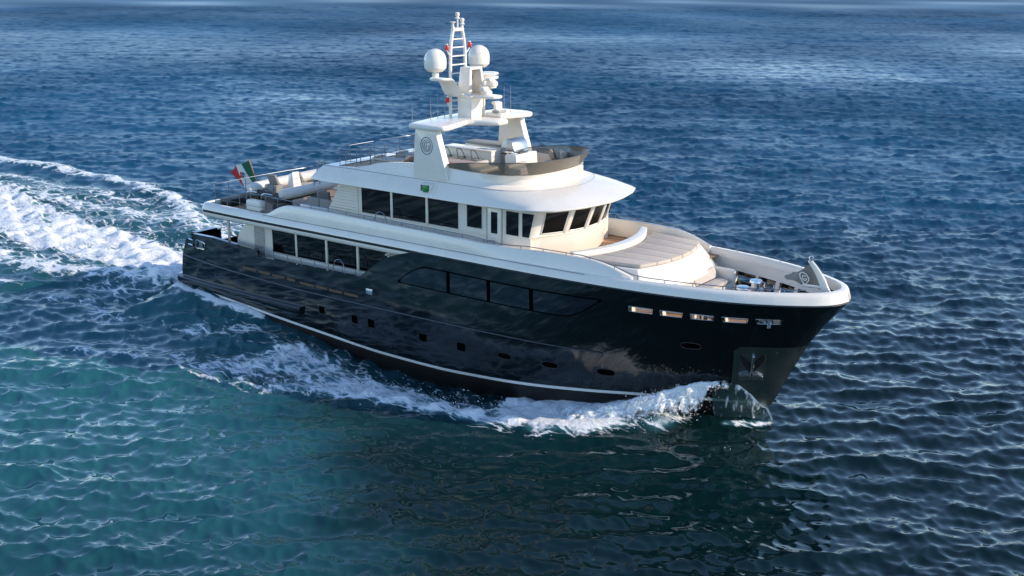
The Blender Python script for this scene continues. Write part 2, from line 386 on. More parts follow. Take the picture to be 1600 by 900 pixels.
# scuppers aft, vents, fairleads
for s in (-1, 1):
    for a, b, z in [(4.97,5.85,2.32),(6.0,6.8,2.3),(6.95,7.75,2.28),(7.9,8.42,2.26),(8.72,9.6,2.22),(9.72,10.42,2.22),(10.52,11.3,2.21),(11.42,12.25,2.21)]:
        X = np.linspace(a, b, 8); MB().grid(hull_patch(X, [z-.075]*8, [z+.035]*8, .006, s, 1)).build('freeing_port', SLOTW, hull)
    X = np.linspace(12.74, 13.1, 4); mb = MB(); slab(mb, hull_patch(X, [2.4]*4, [2.64]*4, .03, s, 2), hull_patch(X, [2.4]*4, [2.64]*4, -.01, s, 2)); mb.build('side_vent', STEEL, hull, bevel=.01)
    for xa, xb in [(1.6, 2.28)]:
        ring = [(xa, 2.75), (xa+.07, 2.7), (xb-.07, 2.72), (xb, 2.78), (xb, 3.0), (xb-.07, 3.05), (xa+.07, 3.09), (xa, 3.03)]
        fl = MB(); fl.tube([hpt(x, z, s, .02) for x, z in ring], .035, 6, closed=True); fl = fl.build('fairlead', STEEL, hull)
        MB().poly([hpt(x, z, s, .008) for x, z in ring]).build('opening', GROOVE, hull)
        for q in (.5, .68): MB().tube([hpt(xa+(xb-xa)*q, 2.72, s, .03), hpt(xa+(xb-xa)*q, 3.05, s, .03)], .035, 8).build('roller', STEEL, hull)
    MB().tube([hpt(1.02, 2.8, s, .02), hpt(1.35, 2.78, s, .02), hpt(1.36, 3.04, s, .02), hpt(1.05, 3.06, s, .02)], .045, 8).build('stern_chock', STEEL, hull)
# polished anchor plate wrapping the stem, pocket and anchor
for s in (-1, 1):
    Z = np.linspace(.1, 2.8, 16); rows = []
    for z in Z:
        xa = np.interp(z, [0, 1.3, 2.62, 2.72, 2.8], [28.12, 28.36, 28.6, 28.68, 28.85]); xe = float(stem(z))
        rows.append([hpt(xa+(xe-.004-xa)*t, z, s, .012) for t in np.linspace(0, 1, 14)])
    pl = MB().grid(rows).build('anchor_plate', POLISH, hull)
    Xa = np.linspace(0, 1, 6)
    pr = [[hpt(np.interp(z, [1.35, 2.5], [28.55, 28.76])+(.8)*t, z, s, .02) for t in Xa] for z in np.linspace(1.38, 2.5, 7)]
    MB().grid(pr).build('anchor_pocket', STEELD, hull)
    def ap(t, z, o): return hpt(float(np.interp(z, [1.35, 2.5], [28.55, 28.76]))+.8*t, z, s, o)
    anc = MB().tube([ap(.5, 1.5, .09), ap(.52, 2.42, .07)], .045, 8).build('anchor', STEEL, yacht)
    for t0, t1, tt in [(.42, .1, .02), (.58, .88, .98)]:
        mb = MB(); A = [ap(.5, 1.62, .05), ap(.5, 1.95, .05), ap(t1, 2.48, .05), ap(tt, 2.46, .05), ap(tt+(.06 if tt < .5 else -.06), 2.2, .05)]
        B = [tuple(Vector(p)+Vector((0, s*.03, 0))) for p in A]
        mb.loft(A, B).build('fluke', BLACKM, anc)
    mb = MB(); A = [ap(.05, 1.42, .03), ap(.95, 1.42, .03), ap(.95, 1.56, .03), ap(.75, 1.66, .03), ap(.25, 1.66, .03), ap(.05, 1.56, .03)]
    mb.loft(A, [tuple(Vector(p)+Vector((.02, s*.09, 0))) for p in A]).build('crown', STEELD, anc, bevel=.01)

# ---- deck edge: one loop round the whole boat at sheer height
us = np.concatenate([np.linspace(0, 1, 40)**2*2.2, np.arange(2.4, 29.4, .2)])
st = [(32.02-u, -float(hb(32.02-u, 4.65))) for u in us]           # starboard, bow to stern
st = [p for p in st if p[0] > 2.45]
ys = -st[-1][1]; arc = [(2.45-.55*math.sin(a), -(ys-.5)-.5*math.cos(a)) for a in np.linspace(0, math.pi/2, 9)[0:]]
loop = st+arc[1:]; loop += [(1.9, y) for y in np.linspace(loop[-1][1], 0, 8)[1:]]
LOOP = np.array(loop)                                             # bow centre -> starboard -> stern centre
def offs(d):
    P = LOOP; T = np.gradient(P, axis=0); T[0] = (0, -1); T[-1] = (0, 1); T /= np.linalg.norm(T, axis=1)[:, None]
    N = np.stack([T[:, 1], -T[:, 0]], 1)                           # inward
    N = np.where((N*(np.array([16, 0])-P)).sum(1)[:, None] < 0, -N, N)
    Q = P+N*d
    if d > 0:
        bad = Q[:, 1] > -1e-4; k = np.argmax(~bad)
        if bad[0]: Q[:k] = (Q[k, 0]+max(0, .02), 0); Q[:k, 1] = 0
        Q[-1, 1] = 0
    return Q
def sweep(mb, prof, sel=None, mi=0):     # prof: list of (d, z or function of x); both sides
    for s in (1, -1):
        rows = []
        for d, z in prof:
            Q = offs(d); Q = Q if sel is None else Q[sel]
            rows.append([(q[0], q[1]*s, float(z(q[0])) if callable(z) else z) for q in Q])
        mb.grid(rows, mi=mi)
    return mb
ztop = lambda x: np.interp(x, [0, 24, 28, 33], [4.94, 4.97, 5.0, 5.05])
cap = sweep(MB(), [(0.005, 4.66), (.012, 4.70), (.07, lambda x: ztop(x)-.12), (.13, lambda x: ztop(x)-.03), (.20, ztop), (.34, ztop), (.37, lambda x: ztop(x)-.05), (.37, 4.66)])
bul = cap.build('bulwark', WHITE, yacht, ang=50)
aft = np.where(LOOP[:, 0] < 15.75)[0]; aft = slice(aft[0], len(LOOP))
sweep(MB(), [(0.014, 4.545), (.04, 4.55), (.04, 4.655), (0.010, 4.66)], aft).build('black_coving', GROOVE, bul)
sweep(MB(), [(0.014, 4.545), (.012, 4.48), (.03, 4.40), (.08, 4.34), (.2, 4.32), (1.0, 4.32)], aft).build('deck_overhang', WHITE2, yacht, ang=45)
fw = np.where(LOOP[:, 0] >= 15.6)[0]; fw = slice(0, fw[-1]+1)
sweep(MB(), [(-.004, 4.61), (.004, 4.63), (.012, 4.665)], fw).build('sheer_band', GROOVE, bul)
# soffit over the aft cockpit and upper deck floor
xs2 = np.arange(2.0, 21.0, .5)
mb = MB(); mb.grid([[(x, -3.3, 4.33) for x in xs2], [(x, 3.3, 4.33) for x in xs2]]); mb.build('soffit', WHITE2, yacht)
def inside(x, m): return max(0.0, float(np.interp(x, LOOP[:len(st)][::-1, 0], -LOOP[:len(st)][::-1, 1]))-m)
def floor(name, x0, x1, z, m, mat, n=60):
    X = np.linspace(x0, x1, n)
    w_ = lambda x: min(inside(x, m), float(hb(x, min(z, 4.65)))-.03) if x > 2.5 else inside(x, m)
    return MB().grid([[(x, -max(w_(x), 0), z) for x in X], [(x, 0, z) for x in X], [(x, max(w_(x), 0), z) for x in X]]).build(name, mat, yacht)
floor('upper_deck', 2.0, 25.6, 4.72, .30, TEAK)
floor('foredeck', 25.2, 31.1, 3.70, .40, TEAK)
floor('main_deck', 1.1, 16, 2.05, .22, TEAK)
# raised bulwark with sweeping top line
bt = lambda x: pchip([6.4, 6.75, 7.35, 7.95, 9, 14, 18, 19.0, 20.2, 22, 23.4, 24.2, 24.9, 25.35, 40], [4.95, 5.06, 5.36, 5.52, 5.55, 5.51, 5.46, 5.42, 5.44, 5.5, 5.48, 5.36, 5.14, 5.0, 4.99], x)
m_ = np.where((LOOP[:, 0] <= 25.35) & (LOOP[:, 0] >= 6.4) & (np.arange(len(LOOP)) < len(st)))[0]; m_ = slice(m_[0], m_[-1]+1)
tilt = lambda x: np.interp(x, [18.3, 20.3], [0, 1])
mb = MB()
for s in (1, -1):
    rows = []
    for k, (da, db, zf) in enumerate([(.155, .17, lambda x: ztop(x)-.035), (.165, .20, lambda x: ztop(x)-.03), (.18, .30, lambda x: bt(x)-.05), (.20, .33, lambda x: bt(x)-.01), (.25, .37, bt), (.36, .42, bt), (.39, .45, lambda x: bt(x)-.03), (.39, .45, lambda x: min(4.75, ztop(x)-.05))]):
        A, B = offs(da)[m_], offs(db)[m_]; row = []
        for a, b in zip(A, B):
            w = float(tilt(a[0])); q = a*(1-w)+b*w; row.append((q[0], q[1]*s, float(zf(q[0]))))
        rows.append(row)
    mb.grid(rows); mb.poly([r[0] for r in rows]); mb.poly([r[-1] for r in rows])
mb.build('raised_bulwark', WHITE, yacht, ang=45)
for s in (1, -1):     # the fold's shadow line put in as a grey tube along the foot of the raised bulwark, fading into the bow
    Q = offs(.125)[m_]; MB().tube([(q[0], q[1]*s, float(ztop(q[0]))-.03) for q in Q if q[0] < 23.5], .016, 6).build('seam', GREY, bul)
# inner bulwark lining at the bow with openings
Xi = list(np.linspace(20.5, 25.0, 16))+[25.1]+list(np.arange(25.16, 30.9, .06)); SI0, SI1 = 3.715, 4.26
INS = [(25.3,26.25),(26.42,27.35),(27.52,28.35),(28.52,29.25),(29.4,30.15)]
mb = MB()
for s in (1, -1):
    ZI = [3.66, SI0, SI1, 4.5, 4.75, 4.96]; rows = []
    for x in Xi: rows.append([(x, s*max(.02, float(hb(x, min(z, 4.65)))-np.interp(z, [3.66, 4.65, 4.96], [.22, .36, .37])), z) for z in ZI])
    mb.grid(rows, skip=lambda i, j: j == 1 and any(a <= .5*(Xi[i]+Xi[i+1]) <= b for a, b in INS))
    for a, b in INS:       # reveals between lining and hull shell
        for x in (a, b):
            mb.quad((x, s*(float(hb(x, SI0))-.235), SI0), (x, s*(float(hb(x, SI1))-.3), SI1), (x, s*(float(hb(x, SI1))-.02), SI1), (x, s*(float(hb(x, SI0))-.02), SI0))
        xx = np.linspace(a, b, 8)
        mb.grid([[(x, s*(float(hb(x, SI1))-.3), SI1) for x in xx], [(x, s*(float(hb(x, SI1))-.015), SI1) for x in xx]])
mb.build('bulwark_inner_face', WHITE2, yacht, ang=40)
for s in (1, -1):
    for k, (a, b) in enumerate(BOWSLOT):
        ring = [hpt(x, SL0, s, .01) for x in np.linspace(a, b, 6)]+[hpt(x, SL1, s, .01) for x in np.linspace(b, a, 6)]
        fr = MB().tube(ring, .013, 6, closed=True).build('slot_frame', STEELD, hull)
        if k in (2, 4):
            for q in (.42, .68): MB().tube([hpt(a+(b-a)*q, SL0, s, -.04), hpt(a+(b-a)*q, SL1, s, -.04)], .04, 10).build('slot_roller', STEELD, hull)
# ---- rails
def rail(name, path, stn, r=.017, drop=None, mids=(), mat=RAILM, parent=None, post_r=.016):
    """path: 3-D handrail polyline; stn: list of (x,y,z) foot -> head pairs"""
    R = MB().tube(path, r, 8).build(name, mat, parent or yacht)
    for q in mids: MB().tube(q, r*.62, 6).build('mid_rail', mat, R)
    for a, b in stn: MB().tube([a, b], post_r, 6).build('stanchion', mat, R)
    return R
def along(s, d, x0, x1, zf, n=80):
    X = np.linspace(x0, x1, n); Q = offs(d)[:len(st)]; o = np.argsort(Q[:, 0])
    return [(x, s*float(np.interp(x, Q[o, 0], Q[o, 1])), float(zf(x))) for x in X]
for s in (1, -1):
    zr = lambda x: np.interp(x, [6.6, 7.3, 8.4, 18.3, 18.9, 19.9, 20.8, 23.2, 24.3, 25.2, 25.8, 31], [5.7, 5.72, 5.72, 5.6, 5.53, 5.5, 5.58, 5.58, 5.42, 5.14, 5.1, 5.12])
    d_ = .32
    def foot(x): return bt(x) if x < 25.35 else ztop(x)
    path = along(s, d_, 6.9, 30.9, zr, 160)
    st_ = []
    for x in list(np.arange(7.2, 19, 1.05))+[19.55, 20.5, 21.5, 22.5, 23.5, 24.5, 25.4, 26.4, 27.4, 28.4, 29.4, 30.3]:
        p = along(s, d_, x, x, zr, 1)[0]; st_.append(((p[0], p[1], float(foot(x))), p))
    rail('side_rail', path, st_)
    # main deck side rail with boarding hoop
    zm = lambda x: 3.29
    path = [(x, s*(float(hb(x, 3))-.1), 3.29 if x < 12.4 else 3.29) for x in np.linspace(6.05, 12.62, 30)]
    st_ = [((x, s*(float(hb(x, 3))-.1), float(zt(x))), (x, s*(float(hb(x, 3))-.1), 3.29)) for x in (6.1, 7.0, 7.9, 8.75, 9.6, 10.45, 11.3, 12.05)]
    rail('deck_rail', path, st_)
    hoop = [(10.75+.37*(1-math.cos(a)), s*(float(hb(11, 3))-.06), 3.0+.62*math.sin(a)) for a in np.linspace(0, math.pi, 16)]
    MB().tube(hoop, .018, 8).build('boarding_hoop', RAILM, yacht)
    hoop = [(13.0+.33*(1-math.cos(a)), s*3.36, 5.5+.42*math.sin(a)) for a in np.linspace(0, math.pi, 16)]
    MB().tube(hoop, .018, 8).build('boarding_hoop', RAILM, yacht)
# aft upper deck rail (three bars) round the overhang
top = [(7.2, -3.32), (5.2, -3.3), (3.2, -3.25), (2.55, -3.12), (2.3, -2.8), (2.2, -1.5), (2.15, 0), (2.2, 1.5), (2.3, 2.8), (2.55, 3.12), (3.2, 3.25), (5.2, 3.3), (8.4, 3.32)]
P = sm([(x, y, 5.72) for x, y in top], 6)
st_ = [((x, y, 4.9), (x, y, 5.72)) for x, y in [(6.3,-3.31),(5.3,-3.3),(4.5,-3.28),(3.6,-3.26),(2.62,-3.13),(2.24,-2.0),(2.17,-.9),(2.17,.9),(2.24,2.0),(2.62,3.13),(3.7,3.26),(4.8,3.28),(6,3.31),(7.2,3.31),(8.3,3.32)]]
mids = [[(p[0], p[1], z) for p in P] for z in (5.18, 5.45)]
rail('aft_deck_rail', P, st_, mids=mids)
for x0 in (4.55, 5.55):     # inner gate rails by the boat deck
    g = sm([(x0, -2.9, 4.73), (x0, -2.9, 5.5), (x0+.12, -2.9, 5.66), (x0+.3, -2.9, 5.7), (x0+.75, -2.9, 5.7)], 5)
    MB().tube(g, .022, 8).build('gate_rail', STEEL, yacht)
MB().tube(sm([(6.45, -2.95, 4.73), (6.45, -2.95, 5.7), (6.4, -2.9, 5.9), (6.3, -2.8, 6.02)], 6), .05, 8).build('davit_post', DARKG, yacht)
# ------------------------------------------------------------------ main deck house
mb = MB()
for s in (-1, 1):
    mb.grid([[(x, s*2.96, 2.05) for x in (5.0, 16.5)], [(x, s*2.96, 4.33) for x in (5.0, 16.5)]])
mb.grid([[(5.0, -2.96, 2.05), (5.0, 2.96, 2.05)], [(5.0, -2.96, 4.33), (5.0, 2.96, 4.33)]])
house = mb.build('main_deck_house', WHITE2, yacht)
MB().box(4.96, 4.995, -1.9, 1.9, 2.08, 4.15).build('saloon_door', GLASS, house, bevel=.01)
for s in (-1, 1):
    wing = [(5.72, 2.0), (3.9, 2.0)]+[(x, z) for x, z in sm([(3.82, 2.6), (3.8, 3.0), (3.88, 3.45), (4.1, 3.8), (4.45, 4.1), (4.85, 4.33)], 6)]+[(5.72, 4.33)]
    MB().prism(wing, s*2.95-.04, s*2.95+.04, ax='y').build('wing_panel', WHITE2, house, bevel=.012)
    g = MB()
    for z in np.arange(2.3, 4.2, .085): g.prism([(5.05, z), (5.72, z), (5.72, z+.06), (5.05, z+.06)], s*2.992, s*(3.012), ax='y')
    g.build('ventilation_grille', GREY, house)
    for k, (a, b) in enumerate([(6.25, 7.72), (7.88, 9.62), (9.8, 11.5), (11.68, 13.3)]):
        w = MB().prism([(a, 3.1), (b, 3.1), (b, 4.12), (a, 4.12)], s*2.962, s*2.972, ax='y').build('window', GLASS, house)
        fr = MB().tube([(a, s*2.97, 3.1), (b, s*2.97, 3.1), (b, s*2.97, 4.12), (a, s*2.97, 4.12)], .022, 4, closed=True).build('frame', BLACKM, house)
        MB().prism([(b+.02, 3.06), (b+.14, 3.06), (b+.14, 4.16), (b+.02, 4.16)], s*2.962, s*3.0, ax='y').build('mullion', WHITE2, house, bevel=.01)
    MB().tube([(3.15, s*2.9, 2.05), (3.15, s*2.9, 4.33)], .07, 12).build('deck_pillar', WHITE2, yacht)
    c = sm([(13.25, s*3.02, 4.02), (13.8, s*3.1, 4.22), (14.6, s*3.3, 4.34)], 5); MB().tube(c, .05, 6).build('arch_trim', WHITE2, house)
# cockpit fittings in black
mb = MB(); mb.box(1.9, 2.6, -1.3, 1.3, 2.06, 2.5); mb.box(1.75, 1.95, -1.3, 1.3, 2.06, 2.95); mb.build('cockpit_settee', BLACKM, yacht, bevel=.05)
MB().tube([(1.15, -1.95, 2.1), (1.15, -1.95, 3.25), (1.15, -.4, 3.25), (1.15, -.4, 2.1)], .025, 8).build('transom_gate', STEEL, yacht)
MB().tube([(1.15, .4, 2.1), (1.15, .4, 3.25), (1.15, 1.95, 3.25), (1.15, 1.95, 2.1)], .025, 8).build('transom_gate', STEEL, yacht)
mb = MB(); mb.box(2.9, 3.6, 2.2, 3.3, 2.06, 3.55); mb.build('deck_locker', BLACKM, yacht, bevel=.05)
MB().tube(sm([(4.9, 3.3, 3.9), (3.4, 3.4, 3.85), (2.2, 3.42, 3.4)], 6), .08, 8).build('quarter_cap', BLACK, yacht)

# ------------------------------------------------------------------ upper deck house (with forward raked wheelhouse windows)
def farc(y, x0, k): return x0-k*y*y
def uh_path(z):
    w = np.interp(z, [4.7, 5.78, 6.86], [0, 0, 1]); yc = 2.55-.05*w
    x0 = np.interp(z, [4.7, 5.74, 6.86], [21.22, 21.36, 21.8]); k = .118+.03*w
    P = [(10.75, -2.87), (12, -2.87), (15, -2.87), (18, -2.87), (20.35+.1*w, -2.87), (20.52+.12*w, -2.78)]
    P += [(farc(y, x0, k), y) for y in np.linspace(-yc, yc, 25)]
    P += [(20.52+.12*w, 2.78), (20.35+.1*w, 2.87), (18, 2.87), (15, 2.87), (12, 2.87), (10.75, 2.87)]
    return P
zl = [4.6, 5.0, 5.4, 5.70, 5.72, 5.76, 5.78, 6.2, 6.6, 6.9]
mb = MB(); rows = []
for z in zl:
    P = uh_path(z); o = .03 if 5.715 < z < 5.77 else 0; rows.append([(x+(o if abs(y) < 2.6 and x > 20 else 0), y, z) for x, y in P])
mb.grid(rows); mb.poly([(10.75, -2.87, 4.6), (10.75, 2.87, 4.6), (10.75, 2.87, 6.9), (10.75, -2.87, 6.9)])
uhouse = mb.build('upper_deck_house', WHITE2, yacht, ang=40)
def fwin(y0, y1, o, zlo, zhi, n=8):      # patch on the raked front
    R = []
    for z in np.linspace(zlo, zhi, 4):
        w = (z-5.74)/(6.86-5.74); x0 = 21.36+.44*w; k = .118+.03*max(0, w)
        R.append([(farc(y, x0, k)+o, y, z) for y in np.linspace(y0, y1, n)])
    return R
for y0, y1 in [(-2.38, -1.5), (-1.26, -.42), (-.18, .62), (.86, 1.62), (1.84, 2.42)]:
    MB().grid(fwin(y0, y1, .008, 5.86, 6.72)).build('windscreen_pane', GLASS, uhouse)
    R = fwin(y0, y1, .012, 5.86, 6.72); ring = R[0]+[r[-1] for r in R[1:-1]]+R[-1][::-1]+[r[0] for r in R[1:-1]][::-1]
    MB().tube(ring, .022, 6, closed=True).build('frame', WHITE, uhouse)
for y in (-1.38, -.3, .74, 1.73):
    R = fwin(y-.07, y+.07, .05, 5.8, 6.78, 3); R2 = fwin(y-.09, y+.09, -.01, 5.8, 6.78, 3); mb = MB(); slab(mb, R, R2); mb.build('mullion', WHITE, uhouse)
for s in (-1, 1):
    for a, b, z0 in [(11.85, 13.45, 5.66), (13.62, 15.36, 5.66), (15.54, 17.05, 5.66), (17.5, 18.27, 5.8), (19.42, 20.05, 5.76)]:
        MB().prism([(a, z0), (b, z0), (b, 6.69), (a, 6.69)], s*2.872, s*2.882, ax='y').build('window', GLASS, uhouse)
        MB().tube([(a, s*2.88, z0), (b, s*2.88, z0), (b, s*2.88, 6.69), (a, s*2.88, 6.69)], .024, 4, closed=True).build('frame', BLACKM if z0 < 5.7 else WHITE, uhouse)
    MB().prism([(20.2, 5.77), (20.5, 5.77), (20.72, 6.69), (20.2, 6.69)], s*2.84, s*2.882, ax='y').build('window', GLASS, uhouse)
    for x in (13.535, 15.45): MB().prism([(x-.06, 5.6), (x+.06, 5.6), (x+.06, 6.75), (x-.06, 6.75)], s*2.872, s*2.91, ax='y').build('mullion', WHITE2, uhouse, bevel=.01)
    d = MB().prism([(18.55, 4.8), (19.2, 4.8), (19.2, 6.7), (18.55, 6.7)], s*2.872, s*2.9, ax='y').build('wheelhouse_door', WHITE, uhouse, bevel=.015)
    MB().prism([(18.72, 5.72), (19.03, 5.72), (19.03, 6.56), (18.72, 6.56)], s*2.902, s*2.908, ax='y').build('door_window', GLASS, d)
    MB().tube([(18.64, s*2.95, 5.42), (18.92, s*2.95, 5.44), (18.9, s*2.95, 5.3), (18.75, s*2.95, 5.18)], .016, 6).build('handle', STEELD, d)
    MB().tube([(18.5, s*2.885, 4.8), (18.5, s*2.885, 6.74), (19.25, s*2.885, 6.74), (19.25, s*2.885, 4.8)], .012, 4).build('door_frame', GREY, uhouse)
    g = MB()       # slatted quarter panel sloping down aft
    for z in np.linspace(5.02, 6.72, 14):
        xa = 9.45+(z-4.85)*.62; g.prism([(xa, z), (11.62, z), (11.62, z+.105), (xa+.06, z+.105)], s*2.872, s*2.915, ax='y')
    g.build('slatted_panel', WHITE2, uhouse)
    MB().prism([(9.3, 4.72), (11.66, 4.72), (11.66, 6.84), (10.66, 6.84)], s*2.80, s*2.868, ax='y').build('quarter_panel', WHITE2, uhouse)

# ------------------------------------------------------------------ roof and sun deck
sx = [9.7, 10.5, 11.3, 12.0, 12.6, 13.2, 13.7, 14.5, 15.5, 16.3, 17.0, 17.7, 18.3]
R0 = [(9.25, -3.3), (9.9, -3.42)]+[(x, -3.42) for x in sx[2:]]+[(18.9, -3.42), (19.6, -3.40), (20.5, -3.42), (21.2, -3.30), (21.75, -2.85), (22.1, -2.05), (22.36, -.95), (22.45, 0)]
R0[12+1-1] = (18.3, -3.42)
R1 = [(x, -2.92) for x in sx]+[(18.75, -2.9), (19.3, -2.8), (19.75, -2.58), (20.15, -2.2), (20.48, -1.68), (20.72, -1.1), (20.88, -.5), (20.92, 0)]
R1z = [7.43]*len(R1)
R2 = [(x, -2.72 if x > 11.2 else -2.85) for x in sx]+[(18.9, -2.58), (19.3, -2.38), (19.62, -2.1), (19.85, -1.75), (19.98, -1.35), (20.05, -.9), (20.1, -.45), (20.11, 0)]
R2z = [7.435, 7.44, 7.46, 7.60, 7.78, 7.87, 7.93, 7.99, 8.03, 8.0, 7.97, 7.95, 7.94]+[7.93]*8
N_ = len(R0); assert N_ == len(R1) == len(R2), (N_, len(R1), len(R2))
fr_ = [0]*11+[.25, .5, .75]+[1]*7
RB = []   # low ring of the concave front
for i in range(N_):
    f = fr_[i]; a, b = R1[i], R2[i]
    xm, ym = a[0]*.5+b[0]*.5, a[1]*.5+b[1]*.5; zm_ = .5*(R1z[i]+R2z[i])
    q = (b[0]*1-.16*(1 if i > 12 else 0), b[1]*(.93 if i > 12 else 1)); RB.append((xm*(1-f)+q[0]*f, ym*(1-f)+q[1]*f, zm_*(1-f)+7.56*f))
def ring3(P, z): return [(p[0], p[1], (z[i] if hasattr(z, '__len__') else z)) for i, p in enumerate(P)]
def both(P): return list(P)+[(x, -y, z) for x, y, z in P[-2::-1]]
R0z = [float(np.interp(q[0], [18.5, 21.4], [0, .10])) for q in R0]
lay = [ring3([(x-.03, y*.97) for x, y in R0], [6.81+q for q in R0z]), ring3(R0, [6.84+q for q in R0z]), ring3([(x, y) for x, y in R0], [6.875+q for q in R0z]),
       [tuple(np.array((*R0[i], 6.875+R0z[i]))*(1-t)+np.array((*R1[i], R1z[i]))*t+np.array((0, 0, .05*math.sin(math.pi*t)))) for i in range(N_) for t in [.35]],
       [tuple(np.array((*R0[i], 6.875+R0z[i]))*(1-t)+np.array((*R1[i], R1z[i]))*t+np.array((0, 0, .05*math.sin(math.pi*t)))) for i in range(N_) for t in [.7]],
       ring3(R1, R1z)]
roof = MB().grid([both(l) for l in lay])
roof.poly([l for l in both(lay[0])])
a_, b_ = both(lay[2]), both(lay[5])
roof.poly([lay[k][0] for k in range(1, 6)]+[(lay[k][0][0], -lay[k][0][1], lay[k][0][2]) for k in range(5, 0, -1)])
roof = roof.build('roof', WHITE, yacht, ang=50)
mid = []
for i in range(N_):
    f = fr_[i]; a = np.array((*R1[i], 7.43)); b = np.array(RB[i]); mid.append(tuple(a*.45+b*.55-np.array((0, 0, .03*f))))
in1 = [(p[0]-(.12 if i > 12 else 0)*abs(1), p[1]+.12*(1 if p[1] < -.2 else abs(p[1])/.2), R2z[i]) for i, p in enumerate(R2)]
in1[-1] = (20.0, 0, R2z[-1])
lay2 = [ring3([(p[0], p[1]) for p in R1], [7.432]*N_), mid, RB,
        [(RB[i][0]*.6+R2[i][0]*.4-(.05*fr_[i]), RB[i][1]*.6+R2[i][1]*.4, RB[i][2]*.5+R2z[i]*.5) for i in range(N_)],
        ring3(R2, R2z), in1, [(p[0], p[1], 7.40) for p in in1]]
MB().grid([both(l) for l in lay2]).build('sundeck_coaming', WHITE, roof, ang=35)
MB().tube([tuple(np.array(p)+np.array((0, 0, .0))) for p in both(ring3(R1, 7.428))], .014, 6).build('seam', GREY, roof)
f_ = MB(); n_ = len(in1); f_.grid([[(p[0], p[1], 7.415) for p in in1], [(p[0], 0, 7.415) for p in in1], [(p[0], -p[1], 7.415) for p in in1]])
f_.build('sun_deck', TEAK, roof)
mb = MB(); mb.grid([[(9.72, -2.88, 7.44), (9.72, 2.88, 7.44)], [(10.35, -2.8, 7.44), (10.35, 2.8, 7.44)]]); mb.build('sundeck_edge', WHITE, roof)
# tinted wind screen standing on the coaming
scr0, scr1 = [], []
for i in range(8, N_):
    x, y = R2[i]; h = float(np.interp(i, [8, 9, 10, 11, 12, 14, N_-1], [.03, .12, .27, .38, .45, .53, .56])); n = Vector((max(0, (x-17.5))*.5, y*.35, 0)); n = n.normalized() if n.length > 0 else n
    o = float(np.interp(i, [8, 12, 15, N_-1], [.0, .04, .28, .42])); scr0.append((x-.04*n.x, y-.04*n.y, R2z[i]-.01)); scr1.append((x+n.x*o, y+n.y*o, R2z[i]+h))
MB().grid([both(scr0), both([tuple(.5*(np.array(a)+np.array(b))-np.array((.03, 0, 0))) for a, b in zip(scr0, scr1)]), both(scr1)]).build('wind_screen', TINT, yacht, solid=.012)
MB().tube(both(scr1), .014, 6).build('screen_rim', DARKG, yacht)
# green side light on the roof side
mb = MB(); A = [(15.42, -3.13, 7.02), (15.98, -3.13, 7.02), (15.98, -3.13, 7.36), (15.42, -3.13, 7.36)]
for s, lens in ((-1, GREEN), (1, RED)):
    m1 = MB().loft([(15.40, s*2.9, 7.0), (16.0, s*2.9, 7.0), (16.0, s*2.9, 7.38), (15.40, s*2.9, 7.38)], [(15.46, s*3.34, 7.05), (15.98, s*3.34, 7.05), (15.98, s*3.28, 7.33), (15.46, s*3.28, 7.33)]).build('side_light_box', WHITE, roof, bevel=.02)
    MB().lathe([(.0, -.14), (.11, -.13), (.14, 0), (.11, .13), (0, .14)], (15.78, s*3.33, 7.18), 14).build('lens', lens, m1)
    MB().prism([(15.52, 7.07), (15.95, 7.07), (15.95, 7.31), (15.52, 7.31)], s*3.325, s*3.335, ax='y').build('light_backing', DARKG, m1)

# sun deck rails
for s in (-1, 1):
    P = sm([(10.05, s*.2, 8.16), (9.98, s*1.6, 8.14), (10.05, s*2.3, 8.13), (10.4, s*2.58, 8.14), (11.2, s*2.66, 8.17), (12.4, s*2.68, 8.24), (13.6, s*2.68, 8.3), (14.8, s*2.68, 8.34)], 6)
    stn = [((x, s*y, zf), (x, s*y, zt_)) for x, y, zf, zt_ in [(9.99, 1.6, 7.42, 8.14), (10.12, 2.38, 7.42, 8.13), (10.7, 2.6, 7.42, 8.15), (11.4, 2.67, 7.46, 8.18), (12.2, 2.68, 7.66, 8.23), (13.1, 2.68, 7.86, 8.27), (14.1, 2.68, 7.96, 8.31)]]
    rail('sundeck_rail', P, stn, mids=[[(p[0], p[1], p[2]-q) for p in P[:26]] for q in (.24, .48)])
rail('stair_rail', sm([(10.5, -1.5, 7.42), (10.5, -1.5, 8.0), (10.6, -1.5, 8.12), (11.5, -1.5, 8.14), (11.75, -1.5, 8.05), (11.8, -1.5, 7.42)], 6), [((11.1, -1.5, 7.42), (11.1, -1.5, 8.13))])
rail('stair_rail', sm([(10.5, -.6, 7.42), (10.5, -.6, 8.0), (10.6, -.6, 8.12), (11.5, -.6, 8.14), (11.75, -.6, 8.05), (11.8, -.6, 7.42)], 6), [((11.1, -.6, 7.42), (11.1, -.6, 8.13))])
# boat ladder leaning at the aft roof edge
lad = MB()
for y in (-1.95, -1.6): lad.tube([(8.0, y, 6.2), (8.4, y, 7.35)], .025, 6)
for k in range(4): lad.tube([(8.05+.1*k, -1.95, 6.35+.28*k), (8.05+.1*k, -1.6, 6.35+.28*k)], .018, 6)
lad.build('boarding_ladder', STEELD, yacht)

